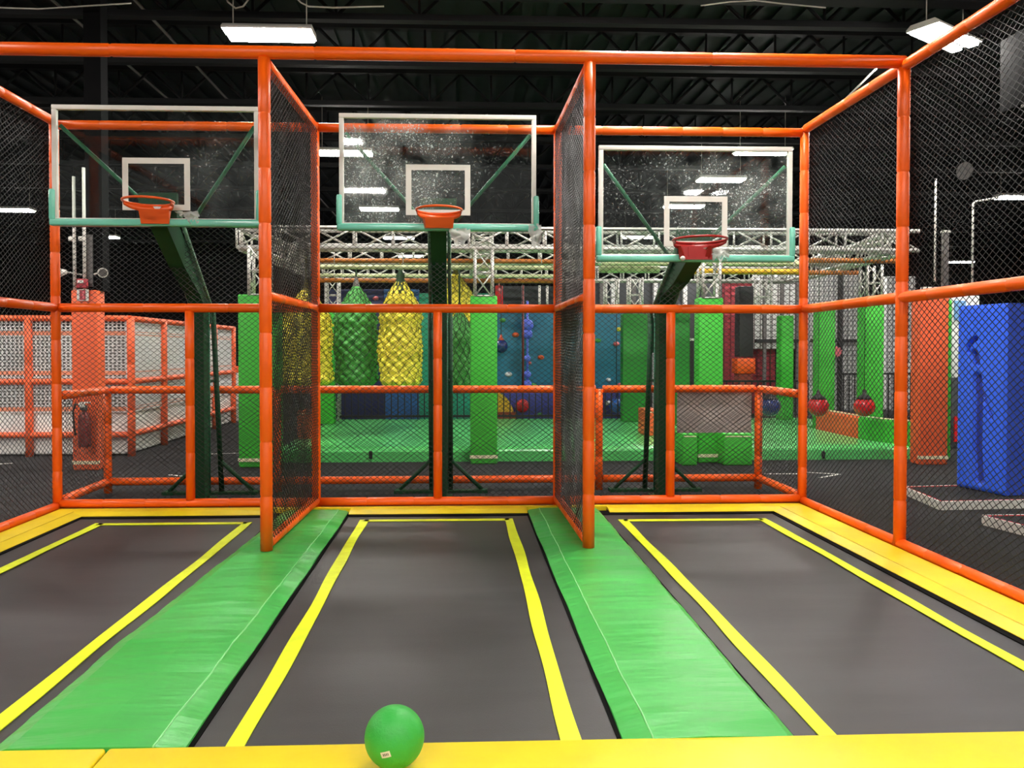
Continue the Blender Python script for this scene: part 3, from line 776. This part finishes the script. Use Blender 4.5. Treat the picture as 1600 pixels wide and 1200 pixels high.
# ------------------------------------------------------------------ trusses
def truss(name, a, b, size, lab, cell=.52, r=.031, group='silver trusses'):
    a, b = Vector(a), Vector(b); d = (b-a).normalized(); L = (b-a).length
    if abs(d.z) > .9: u, v = Vector((1, 0, 0)), Vector((0, 1, 0))
    else: v = Vector((0, 0, 1)); u = d.cross(v).normalized()
    h = size/2
    t = thing(name, a, lab, 'truss', group)
    cs = [(s*h, q*h) for s, q in ((-1, -1), (1, -1), (1, 1), (-1, 1))]
    for s, q in cs: MB().tube([a+u*s+v*q, b+u*s+v*q], r, 6).build('chord', SILVER, t)
    w = MB(); n = max(2, round(L/cell))
    for k in range(4):
        c0, c1 = cs[k], cs[(k+1) % 4]
        for i in range(n):
            p = a+d*(L*i/n); p2 = a+d*(L*(i+1)/n)
            A, B = p+u*c0[0]+v*c0[1], p2+u*c1[0]+v*c1[1]
            if i % 2: A, B = p+u*c1[0]+v*c1[1], p2+u*c0[0]+v*c0[1]
            w.tube([A, B], r*.5, 5)
            w.tube([p+u*c0[0]+v*c0[1], p+u*c1[0]+v*c1[1]], r*.55, 5)
    w.build('lattice', SILVER, t)
    return t
TZ = 3.12
xa, xb = P['l'][1], 6.35
truss('truss_beam', (-3.05, 10.75, TZ), (6.45, 10.75, TZ), .27, 'silver truss beam nearest the camera, spanning above the green pillars')
truss('truss_beam', (-2.9, 12.9, TZ+.06), (6.6, 12.9, TZ+.06), .26, 'second silver truss beam, just behind and below the near one in view')
truss('truss_beam', (-2.9, 15.6, TZ), (6.9, 15.6, TZ), .26, 'third silver truss beam, farthest back above the climbing boards')
truss('truss_beam', (6.3, 10.9, TZ), (6.75, 15.5, TZ), .27, 'silver truss beam running back on the right side of the obstacle course')
truss('truss_beam', (-2.95, 10.9, TZ), (-2.75, 15.5, TZ), .27, 'silver truss beam running back on the left side of the obstacle course')
truss('truss_beam', (.32, 10.95, TZ), (.32, 15.5, TZ), .26, 'silver truss beam running back above the middle green pillar')
for k, lab in (('l', 'left of the left divider'), ('c', 'behind the middle hoop'), ('r', 'behind the right hoop'), ('i', 'behind the rightmost red ball')):
    t_, a, b, zt = P[k]; Yc = t_.location.y
    truss('truss_column', ((a+b)/2, Yc, zt), ((a+b)/2, Yc, TZ-.15), min(.24, b-a-.06), 'silver truss column standing out of the green pillar '+lab, .3, .022)
for px, Y, lab in ((520, 15.3, 'thin silver truss column far back behind the left yellow hanging bag'), (955, 15.3, 'silver truss column far back, left of the right hoop arm'), (992, 14.72, 'silver truss column on the dark green pillar left of the right hoop arm'), (1192, 15.2, 'silver truss column far back, below the right backboard')):
    p = atY(px, 470, Y)
    truss('truss_column', (p.x, Y, .2 if px == 520 else 2.32), (p.x, Y, TZ-.15), .24, lab, .3, .022)
# coloured padded tubes under the trusses
def ptube(px0, px1, py, Y, mt, lab, r=.04):
    a = atY(px0, py, Y); b = atY(px1, py, Y); b.z = a.z
    t = thing('overhead_tube', a, lab, 'tube', 'padded overhead tubes of the obstacle course')
    MB().padtube(a, b, r, 10, .6).build('sleeve', mt, t)
    for f in (.06, .35, .65, .94):
        p = a.lerp(b, f); line(p+Vector((0, 0, r*.8)), (p.x, p.y, max(p.z+.1, TZ-.12)), .008, 5).build('hanger', SILVER, t)
ptube(500, 868, 407, 11.6, OTUBE, 'amber overhead tube under the near truss, upper of two in the middle bay', .035)
ptube(500, 868, 438, 13.6, OTUBE, 'amber overhead tube, lower of two in the middle bay')
ptube(500, 868, 417, 11.2, PTUBE, 'pale green overhead tube just below the upper amber tube, middle bay', .034)
ptube(500, 868, 430, 14.4, PTUBE, 'pale green overhead tube farther back in the middle bay', .034)
ptube(1062, 1252, 424, 11.8, YTUBE, 'bright yellow overhead tube under the right backboard', .045)
ptube(940, 1250, 410, 12.4, PTUBE, 'pale green overhead tube just under the right backboard', .05)
ptube(936, 1030, 420, 13.2, PTUBE, 'pale overhead tube left of the right hoop arm', .07)
ptube(1262, 1400, 407, 11.7, OTUBE, 'amber overhead tube at the right end of the near truss', .04)
ptube(1262, 1340, 426, 12.8, OTUBE, 'short amber overhead tube under the right end of the trusses', .04)

# ------------------------------------------------------------------ hanging bags
def bag(px, pytop, pybot, wpx, Y, mt, rope, lab, seed, knot=None):
    c = atY(px, pybot, Y); zt = atY(px, pytop, Y).z; zb = c.z; hgt = zt-zb; rad = wpx/2*Y/F
    t = thing('cargo_bag', (c.x, Y, zb), lab, 'hanging bag', 'lumpy bags hung in rope nets')
    prof = []; n = 64
    def rfun(f):
        if f < .06: return rad*(.55+.45*math.sqrt(f/.06))
        if f < .62: return rad*(1+.04*math.sin(f*14+seed))
        g = (f-.62)/.38
        return rad*(1-.90*g**1.5)+.012
    for i in range(n+1):
        f = i/n; prof.append((rfun(f), hgt*f))
    rr = random.Random(seed); ph = rr.uniform(0, 6)
    K = 11
    def fn(r, th, z):
        u = th*K/2; v = z*21
        lump = abs(math.cos(u+v+ph))*abs(math.cos(u-v))
        return r*(1 + .15*lump - .05 + .03*math.sin(3*th+z*5+ph))
    MB().lathe(prof, (c.x, Y, zb), 88, True, fn).build('stuffing', mt, t)
    w = MB()
    for s in (1, -1):
        for k in range(12):
            pts = []
            for i in range(0, 31):
                f = i/30*.97; th = 2*PI*k/12 + s*f*hgt*2.2
                r = fn(rfun(f), th % (2*PI), hgt*f)+.004
                pts.append((c.x+r*math.cos(th), Y+r*math.sin(th), zb+hgt*f))
            w.tube(pts, .0055, 4, caps=False, smooth=False)
    w.build('rope_net', rope, t)
    MB().lathe([(.05, -.12), (.06, -.02), (.045, .05), (.03, .1), (.015, .14)], (c.x, Y, zt), 12).build('knot', knot or rope, t)
    if knot is ROPEDK:
        q = lambda d_: rfun(1-d_/hgt)*.95+.008
        MB().lathe([(q(.24), -.24), (q(.14), -.14), (q(.06), -.06), (.055, 0), (.07, .05), (.04, .1), (.02, .16)], (c.x, Y, zt), 20, True, lambda r, th, z: r*(1+.07*math.cos(9*th))).build('gathered_top', ROPEDK, t)
    line((c.x, Y, zt+.1), (c.x, Y, TZ-.1), .014, 6).build('rope', rope, t)
bag(479, 452, 604, 76, 12.0, LEMON, ROPEY, 'yellow lumpy hanging bag half hidden behind the left divider net', 1)
bag(557, 446, 604, 64, 12.6, LEAF, ROPEDK, 'green lumpy hanging bag, left of the two full bags in the middle bay', 2, STEELGREY)
bag(626, 436, 605, 64, 12.0, LEMON, ROPEY, 'yellow lumpy hanging bag with dark green knot, left of the middle pole', 3, ROPEDK)
bag(712, 428, 560, 60, 13.4, LEMON, ROPEY, 'yellow lumpy hanging bag behind the middle pole, only its top showing', 4)
bag(718, 486, 606, 46, 12.2, LEAF, ROPEDK, 'narrow green lumpy hanging bag right of the middle pole', 5)

# ------------------------------------------------------------------ climbing boards, back fence
def panel(px0, px1, py0, Y, mt, lab, holds, pyb=None):
    a = atY(px0, 600, Y).x; b = atY(px1, 600, Y).x; zt = atY(px0, py0, Y).z; zb = .0 if pyb is None else atY(px0, pyb, Y).z
    t = thing('climbing_board', ((a+b)/2, Y, zb), lab, 'climbing wall', 'climbing boards at the back')
    MB().box2((a, Y, zb), (b, Y+.12, zt), .01).build('board', mt, t)
    rr = random.Random(int(px0))
    cols = [PINK, SKY, LEMON, ORANGE_D, LEAF, WHITEB, RED]
    for hx, hz in holds:
        c = Vector((a+(b-a)*hx, Y-.01, zb+(zt-zb)*hz)); s = rr.uniform(.05, .085)
        MB().sphere(c, s, 12, 8, (1, 1, .7)).build('hold', rr.choice(cols), t)
hs = lambda n, sd: [(random.Random(sd+i).uniform(.1, .9), random.Random(sd+50+i).uniform(.2, .95)) for i in range(n)]
panel(508, 600, 452, 16.3, NAVYB, 'navy climbing board behind the green hanging bag', hs(5, 1))
panel(600, 655, 452, 16.3, BLUEB, 'blue climbing board between the green and yellow hanging bags', hs(7, 9))
panel(655, 775, 458, 16.3, TEALG, 'sea green climbing board behind the middle hoop pole', hs(12, 17))
panel(776, 868, 488, 16.2, TEAL, 'teal climbing board right of the middle green pillar', [(.1, .93), (.32, .8), (.55, .55), (.75, .6), (.2, .45), (.62, .35)])
panel(868, 978, 488, 16.2, TEAL, 'teal climbing board behind the right divider', [(.9, .85), (.86, .72), (.97, .55), (.75, .4), (.92, .35), (.6, .75)])
panel(776, 870, 447, 16.5, GREYB, 'charcoal board above the teal climbing board', [])
panel(786, 978, 606, 15.9, INDIGO, 'low indigo board below the teal climbing boards', [(.16, .55), (.85, .6), (.3, .3)])
MB
p = atY(812, 531, 16.05)
bl = thing('climbing_rope', p, 'light blue string of discs hanging on the teal climbing board', 'rope')
q = atY(822, 480, 16.0)
for k, (yy, r_) in enumerate(((508, .13), (522, .11), (560, .07), (585, .08), (600, .09))):
    c = atY(824, yy, 16.0); MB().sphere(c, r_, 14, 8).build('disc', mat('periwinkle foam', (92, 112, 226), .5), bl)
line(atY(824, 470, 16.0), atY(824, 603, 16.0), .025, 6).build('cord', mat('periwinkle foam', (92, 112, 226), .5), bl)
for px, mt, lab in ((817, DRED, 'dark red rope hanging at the front of the teal climbing board'), (843, SILVER, 'thin silver pole hanging right of the dark red rope'), (855, SILVER, 'thin silver pole hanging left of the right divider')):
    tag(line(atY(px, 446, 15.7), atY(px, 488 if mt is SILVER else 606, 15.7), .025, 6).build('hanging_rope', mt), lab, 'rope')
p = atY(780, 465, 15.8)
rb = thing('red_post', p, 'dark red upright right of the middle truss column', 'post')
a = atY(774, 478, 15.8); b = atY(786, 446, 15.8)
MB().box2((a.x, 15.8, a.z), (b.x, 15.95, b.z), .02).build('sleeve', RED, rb)
line((a.x+.08, 15.88, b.z), (a.x+.08, 15.88, 3.1), .015).build('rod', SILVER, rb)
# ball and slide behind the fence
c = atY(787, 570 - 27, 15.9)
c = atY(783, 541, 15.7); nb = thing('hanging_ball', c, 'small navy ball hanging right of the middle green pillar', 'ball', 'balls hung from the obstacle truss')
MB().sphere(c, .14, 20, 12).build('ball', NAVY, nb); MB().lathe([(.07, 0), (.03, .06), (.015, .12)], c+Vector((0, 0, .12)), 10).build('cap', mat('orange cap', (220, 90, 60), .5), nb)
line(c+Vector((0, 0, .2)), (c.x, c.y, 3.0), .008, 5).build('rope', BLK, nb)
c = atY(816, 634, 15.6); nb = thing('hanging_ball', c, 'small red ball low in front of the indigo board', 'ball', 'balls hung from the obstacle truss')
MB().sphere(c, .14, 20, 12).build('ball', RED, nb); line(c+Vector((0, 0, .1)), (c.x, c.y, 3.0), .008, 5).build('rope', BLK, nb)
c = atY(963, 634, 15.6); nb = thing('hanging_ball', c, 'small blue ball low at the right end of the indigo board', 'ball', 'balls hung from the obstacle truss')
MB().sphere(c, .15, 20, 12).build('ball', mat('bright blue vinyl', (40, 110, 210), .3), nb); line(c+Vector((0, 0, .1)), (c.x, c.y, 3.0), .008, 5).build('rope', BLK, nb)
sl = thing('slide', atY(790, 655, 15.6), 'small yellow curved slide right of the middle green pillar, behind the fence', 'slide')
a = atY(776, 655, 15.6); b = atY(806, 614, 15.6)
m = MB(); n = 12
pts = [(a.x+(b.x-a.x)*math.sin(PI/2*i/n), .0+(b.z)*math.cos(PI/2*i/n)) for i in range(n+1)] + [(a.x, 0)]
m.prism(pts, 'y', 15.6, 15.8); m.build('chute', YTUBE, sl)
MB().box2((a.x, 15.57, 0), (b.x, 15.6, .32)).build('edge_board', mat('rust board', (150, 60, 26), .5), sl)
cb = thing('notice_stand', atY(756, 657, 15.5), 'black stand with a red panel left of the middle green pillar base', 'stand')
a = atY(744, 658, 15.45); b = atY(763, 612, 15.45)
MB().box2((a.x, 15.45, 0), (b.x, 15.6, b.z), .01).build('stand', BLK, cb)
a = atY(747, 640, 15.43); b = atY(754, 615, 15.43)
MB().box2((a.x, 15.43, a.z), (b.x, 15.45, b.z)).build('red_panel', RED, cb)

def fence(px0, px1, Y, zt, lab, zb=.205, sp_=.13):
    a = atY(px0, 640, Y).x; b = atY(px1, 640, Y).x
    t = thing('railing', ((a+b)/2, Y, zb), lab, 'railing', 'black railings at the back')
    for z in (zb+.06, zt): MB().box2((a, Y-.02, z-.02), (b, Y+.02, z+.02)).build('rail', BLK, t)
    n = max(2, round((b-a)/sp_))
    for i in range(n+1):
        xx = a+(b-a)*i/n; MB().box2((xx-.011, Y-.011, zb), (xx+.011, Y+.011, zt)).build('picket', BLK, t)
fence(508, 735, 15.3, .80, 'black picket railing at the back of the platform, middle bay left part')
fence(777, 985, 15.3, .80, 'black picket railing at the back of the platform, in front of the indigo board')
fence(1125, 1262, 15.35, .95, 'black picket railing at the back, in front of the dark red tower')
fence(1300, 1475, 16.8, 1.05, 'black picket railing at the back right, beyond the hanging red balls', 0)

# ------------------------------------------------------------------ play tower at the right back
def slab(name, px0, px1, py0, py1, Y, mt, lab, cat, d=.15, extra=None, group=None):
    a = atY(px0, py1, Y); b = atY(px1, py0, Y); zb = max(0, a.z)
    t = thing(name, ((a.x+b.x)/2, Y+d/2, zb), lab, cat, group)
    MB().box2((a.x, Y, zb), (b.x, Y+d, b.z), .01).build('panel', mt, t)
    return t, a.x, b.x, zb, b.z
t, a, b, z0, z1 = slab('play_tower', 1130, 1212, 440, 700, 18.2, WINE, 'dark red play tower panel behind the right bay', 'play tower')
g = MB().grid((a, 18.17, z0), (1, 0, 0), (0, 0, 1), b-a, z1-z0, .16, .03); g.build('web_grid', mat('dusty red webbing', (120, 36, 48), .6), t)
t, a, b, z0, z1 = slab('play_tower', 1178, 1256, 425, 545, 18.0, WHITEB, 'white net panel of the play tower right of the black upright', 'play tower')
MB().grid((a, 17.97, z0), (1, 0, 0), (0, 0, 1), b-a, z1-z0, .14, .022).build('web_grid', STEELGREY, t)
for px in (1195, 1222, 1247):
    x = atY(px, 500, 17.9).x; MB().box2((x-.035, 17.88, 0), (x+.035, 17.95, z1)).build('upright', STEELGREY, t)
MB().box2((a, 17.86, atY(1200, 535, 17.9).z), (b, 17.95, atY(1200, 530, 17.9).z)).build('cross_bar', BLK, t)
t, a, b, z0, z1 = slab('play_tower', 1262, 1352, 425, 640, 18.4, WHITEB, 'white net panel of the play tower beyond the rear right corner post', 'play tower')
MB().grid((a, 18.36, z0), (1, 0, 0), (0, 0, 1), b-a, z1-z0, .12, .028).build('web_grid', mat('grey webbing', (150, 150, 152), .6), t)
for px in (1314, 1348):
    x = atY(px, 500, 18.2).x; MB().box2((x-.04, 18.2, 0), (x+.04, 18.3, z1)).build('upright', BLK, t)
MB().box2((a, 18.22, atY(1300, 535, 18.2).z), (b, 18.3, atY(1300, 530, 18.2).z)).build('cross_bar', BLK, t)
c = atY(1307.5, 550, 18.1)
m = MB(); n = 10
m.prism([(c.x+(.13 if i % 2 else .095)*math.cos(PI*i/n), c.z+(.13 if i % 2 else .095)*math.sin(PI*i/n)) for i in range(2*n)], 'y', 18.08, 18.14)
tag(m.build('flower_disc', PINK), 'pink flower-shaped disc on the white net panel between two green pillars', 'decoration')
t, a, b, z0, z1 = slab('play_tower', 1384, 1430, 432, 640, 18.6, WHITEB, 'pale net panel at the far right, beside the tall orange pillar', 'play tower')
MB().grid((a, 18.56, z0), (1, 0, 0), (0, 0, 1), b-a, z1-z0, .13, .035).build('web_grid', mat('grey webbing', (150, 150, 152), .6), t)
bu = thing('black_upright', atY(1166, 583, 16.6), 'black padded upright over an orange block, in front of the dark red tower', 'upright')
a = atY(1155, 558, 16.6); b = atY(1178, 447, 16.6)
MB().box2((a.x, 16.6, a.z), (b.x, 16.9, b.z), .02).build('black_pad', mat('charcoal vinyl', (40, 42, 44), .6), bu)
a = atY(1151, 584, 16.58); b = atY(1180, 560, 16.58)
MB().box2((a.x, 16.56, a.z), (b.x, 16.9, b.z), .02).build('orange_block', ORANGE, bu)
MB().box2((a.x+.05, 16.6, 0), (b.x-.05, 16.9, a.z), .02).build('lower_pad', mat('rust vinyl', (150, 58, 34), .6), bu)
a = atY(1079, 606, 16.2); b = atY(1086, 532, 16.2)
pl = thing('thin_post', (a.x, 16.2, .0), 'thin black post with white cap left of the right green pillar', 'post')
MB().box2((a.x-.03, 16.2, 0), (a.x+.05, 16.27, b.z)).build('shaft', BLK, pl); MB().box((a.x+.01, 16.235, b.z+.02), (.11, .1, .05)).build('cap', WHITEFR, pl)
t, a, b, z0, z1 = slab('back_board', 930, 1130, 436, 700, 19.4, GREYB, 'grey board deep behind the right hoop, behind the trusses', 'board')
for i, px in enumerate((940, 958, 990, 1024, 1046, 1070, 1100, 1120)):
    xx = atY(px, 500, 19.3).x; MB().box2((xx-.05, 19.26, z0), (xx+.05, 19.4, z1)).build('batten', WHITEB if i % 2 else STEELGREY, t)

# ------------------------------------------------------------------ left netted court
XC, YC0, YC1, ZC = -4.93, 11.62, 16.9, 2.05
XE = -12.5
ct = thing('netted_court', (-8, 11.6, 0), 'orange framed court with white webbing and white base pads at far left', 'court')
def orail(a, b, n='rail', r=.045): return MB().padtube(a, b, r, 10, .8).build(n, ORANGE_D, ct)
for px in (45, 205):
    x = atY(px, 600, YC0).x; orail((x, YC0, 0), (x, YC0, ZC), 'post', .055)
for x in (-8.2, -9.9): orail((x, YC0, 0), (x, YC0, ZC), 'post', .055)
for y in (12.95, 14.4, 15.6, 16.85): orail((XC, y, 0), (XC, y, ZC), 'post', .055)
for z in (ZC, 1.11, .32):
    orail((XE, YC0, z), (XC, YC0, z)); orail((XC, YC0, z), (XC, YC1, z))
for z in (1.83, 1.24, .70):
    MB().box2((XE, YC0+.02, z-.03), (XC, YC0+.05, z+.03)).build('band', mat('peach band', (236, 150, 116), .6), ct)
    MB().box2((XC-.05, YC0, z-.03), (XC-.02, YC1, z+.03)).build('band', mat('peach band', (236, 150, 116), .6), ct)
MB().grid((XE, YC0+.03, .66), (1, 0, 0), (0, 0, 1), XC-XE, ZC-.66, .062, .026, .047).build('webbing', WHITENET, ct)
MB().grid((XC-.03, YC0, .66), (0, 1, 0), (0, 0, 1), YC1-YC0, ZC-.66, .062, .030, .047).build('webbing', WHITENET, ct)
MB().box2((XE, YC0+.05, .02), (XC-.02, YC0+.2, .64), .03).build('base_pad', WHITEPAD, ct)
MB().box2((XC-.2, YC0+.1, .02), (XC-.05, YC1, .64), .03).build('base_pad', WHITEPAD, ct)
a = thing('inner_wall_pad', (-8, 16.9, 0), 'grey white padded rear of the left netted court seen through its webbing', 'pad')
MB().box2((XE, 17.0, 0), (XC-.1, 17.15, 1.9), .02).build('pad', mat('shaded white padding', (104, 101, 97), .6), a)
ob_ = thing('orange_bumper', atY(352, 585, 15), 'short orange padded bumper left of the left green pillar, beyond the court', 'bumper')
c0 = atY(325, 590, 16.9); c1 = atY(374, 583, 16.9)
MB().box2((c0.x, 17.2, 0), (c1.x, 17.5, c1.z), .02).build('lower_pad', WHITEPAD, ob_)
MB().box2((c0.x, 17.18, c1.z), (c1.x, 17.52, c1.z+.14), .03).build('top_pad', ORANGE_D, ob_)

# ------------------------------------------------------------------ blue pad and boards at right
bl_ = atZ(1493, 759, .09); br_ = atZ(1570, 775, .09)
bp = thing('blue_foam_wall', ((bl_.x+br_.x)/2+.2, (bl_.y+br_.y)/2, .09), 'tall blue foam pad with a figure-shaped groove standing on a black board', 'foam pad')
zt = 2.06
d = Vector((br_.x-bl_.x, br_.y-bl_.y, 0)); L = d.length; d.normalize(); nn = Vector((d.y, -d.x, 0))   # outward normal faces the court
if nn.x > 0: nn = -nn
Gx = lambda u: u
def seg_d(p, a, b):
    ax, az = a; bx_, bz = b; vx, vz = bx_-ax, bz-az
    tt = max(0, min(1, ((p[0]-ax)*vx+(p[1]-az)*vz)/(vx*vx+vz*vz+1e-9)))
    return math.hypot(p[0]-ax-vx*tt, p[1]-az-vz*tt)
def uvp(px, py):      # photo position on the pad face to (along, height)
    r_ = ray(px, py); o = Vector((0, 0, H)); k = (bl_-o).dot(nn)/r_.dot(nn); q = o+r_*k
    return ((q-bl_).dot(d), q.z)
hook = [uvp(*q) for q in ((1512, 548), (1513, 540), (1518, 532), (1525, 529))]
head = [uvp(*q) for q in ((1522, 552), (1525, 566))]
body = [uvp(*q) for q in ((1527, 590), (1528, 640), (1527, 700), (1530, 750))]
arm = [uvp(*q) for q in ((1530, 600), (1538, 625), (1548, 652))]
def depth(u, z):
    p = (u, z); e = 0
    for path, w, dp in ((hook, .028, .06), (head, .05, .045), (body, .06, .035), (arm, .03, .03)):
        dd = min(seg_d(p, path[i], path[i+1]) for i in range(len(path)-1))
        e = max(e, dp*max(0, 1-(dd/w)**2))
    return e
m = MB(); nu, nz = 70, 200; vs = []; dk = set()
for j in range(nz+1):
    z = .09+(zt-.09)*j/nz
    for i in range(nu+1):
        u = L*i/nu; e = depth(u, z)*1.6
        if e > .026: dk.add(j*(nu+1)+i)
        q = Vector((bl_.x, bl_.y, 0))+d*u - nn*e
        edge = min(u, L-u, z-.09, zt-z); 
        if edge < .03: q -= nn*(.03-edge)*.6
        vs.append((q.x, q.y, z))
fa = [(j*(nu+1)+i, j*(nu+1)+i+1, (j+1)*(nu+1)+i+1, (j+1)*(nu+1)+i) for j in range(nz) for i in range(nu)]
m.add(vs, [f for f in fa if not all(q in dk for q in f)], True)
m.build('front_face', BLUE, bp)
MB().add(vs, [f for f in fa if all(q in dk for q in f)], True).build('figure_groove', mat('groove shade blue', (20, 52, 160), .5), bp)  # shade of the recess painted as darker blue faces
dp = .32
o = Vector((bl_.x, bl_.y, 0)) - nn*.018
c4 = [o, o+d*L, o+d*L-nn*dp, o-nn*dp]
mm = MB().add([(p.x, p.y, .09) for p in c4]+[(p.x, p.y, zt) for p in c4], [(1, 2, 6, 5), (2, 3, 7, 6), (3, 0, 4, 7), (4, 5, 6, 7), (0, 3, 2, 1)])
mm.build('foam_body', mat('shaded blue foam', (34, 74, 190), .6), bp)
bk = thing('black_partition', (6.6, 8.3, 0), 'black panel standing behind the blue foam pad at the right edge', 'panel')
a = atY(1594, 480, 8.25)
MB().box2((a.x, 8.1, 0), (a.x+.9, 8.2, 2.15), .01).build('panel', DARKWALL, bk); MB().box2((a.x, 8.05, 0), (a.x+.9, 8.25, .04)).build('foot', BLK, bk)
def board(pts, z, lab, red=True):
    c = sum((Vector((p[0], p[1], 0)) for p in pts), Vector())/len(pts)
    t = thing('base_board', (c.x, c.y, 0), lab, 'board', 'black base boards with white edges')
    MB().prism(pts, 'z', 0.001, z).build('board', CARPET, t)
    n = len(pts)
    for i in range(n):
        p, q = Vector((*pts[i], 0)), Vector((*pts[(i+1) % n], 0))
        e = (q-p).normalized(); nr = Vector((e.y, -e.x, 0))
        if (p-c).dot(nr) < 0: nr = -nr
        MB().add([p+nr*.001, q+nr*.001, p+nr*.022, q+nr*.022]+[v+Vector((0, 0, z+.006)) for v in (p+nr*.001, q+nr*.001, p+nr*.022, q+nr*.022)],
                 [(0, 2, 3, 1), (4, 5, 7, 6), (2, 6, 7, 3), (0, 1, 5, 4), (0, 4, 6, 2), (1, 3, 7, 5)]).build('edge_trim', WHITEFR, t)
        MB().tube([p-nr*.012+Vector((0, 0, z+.003)), q-nr*.012+Vector((0, 0, z+.003))], .006, 4).build('red_line', RED, t)
q = [atZ(*p, .08) for p in ((1415, 761), (1470, 784), (1600, 780), (1510, 757))]
board([(q[0].x, q[0].y), (q[1].x, q[1].y), (q[2].x+.35, q[2].y-.02), (q[2].x+.7, q[3].y)], .08, 'black board with white and red edges under the blue foam pad')
q = [atZ(*p, .08) for p in ((1537, 806), (1600, 826), (1600, 805))]
board([(q[0].x, q[0].y), (q[1].x+.1, q[1].y-.03), (q[1].x+1.0, q[1].y-.05), (q[2].x+1.0, q[2].y)], .08, 'second black board with white edge, cut by the right edge of the photo')
# sliver of green and posters right of the orange pillar
a = atY(1483, 500, 10.8); b = atY(1489, 500, 10.8)
gp_ = thing('padded_pillar', (a.x+.1, 10.9, 0), 'thin green padded upright right behind the orange pillar', 'pillar', GPG)
MB().box2((a.x-.1, 10.8, .0), (b.x-.01, 11.2, 2.3), .02).build('pillar_pad', GREENPIL, gp_)
cp_ = thing('display_screen', atY(1491, 600, 12), 'narrow white and red panel in the gap left of the blue foam pad', 'panel')
a = atY(1486, 700, 12); b = atY(1502, 462, 12)
MB().box2((a.x, 12, atY(1490, 590, 12).z), (b.x+.3, 12.1, b.z), .01).build('white_panel', WHITEB, cp_)
MB().box2((a.x, 12, 0), (b.x+.3, 12.1, atY(1490, 590, 12).z), .01).build('dark_panel', GREYB, cp_)
MB().box2((a.x+.04, 11.97, atY(1490, 690, 12).z), (a.x+.12, 12.0, atY(1490, 650, 12).z)).build('red_patch', RED, cp_)
MB().box2((a.x+.02, 11.97, atY(1490, 500, 12).z), (a.x+.2, 12.0, atY(1490, 470, 12).z)).build('blue_patch', SKY, cp_)

# floor tape marks
def tape(pts, lab, w=.04):
    m = MB()
    for (p, q) in zip(pts[:-1], pts[1:]):
        p, q = atZ(*p, .002), atZ(*q, .002); e = (q-p).normalized(); nr = Vector((e.y, -e.x, 0))*w/2
        m.add([p+nr, p-nr, q-nr, q+nr, *(v+Vector((0, 0, .003)) for v in (p+nr, p-nr, q-nr, q+nr))], [(4, 5, 6, 7), (0, 4, 7, 3), (1, 2, 6, 5), (0, 1, 5, 4), (2, 3, 7, 6)])
    tag(m.build('floor_tape', WHITEFR), lab, 'floor mark', 'white marks on the black carpet')
tape([(1195, 740.5), (1255, 740.5)], 'white floor line left of the rear right corner post')
tape([(1258, 738), (1312, 741)], 'white floor line right of the rear right corner post', .035)
tape([(1312, 741), (1281, 746.5)], 'short slanted white floor line right of the rear corner post, forming an arrow tip', .035)
tape([(0, 725), (19, 724)], 'short white floor line at the left edge of the photo')
tape([(264, 742), (288, 744.5)], 'short white floor mark left of the left hoop pole')
tape([(326, 709.5), (373, 708)], 'thin white floor line between the left hoop pole and green pillar', .03)

# ------------------------------------------------------------------ light and colour
w = bpy.data.worlds.new('world'); sc.world = w; w.use_nodes = True
w.node_tree.nodes['Background'].inputs[0].default_value = (1, .97, .93, 1)
w.node_tree.nodes['Background'].inputs[1].default_value = .55
sc.view_settings.view_transform = 'Standard'
sc.view_settings.look = 'None'
sc.view_settings.exposure = 0
sc.cycles.use_denoising = True
sc.cycles.max_bounces = 8
sc.cycles.transparent_max_bounces = 16
sc.cycles.sample_clamp_indirect = 6
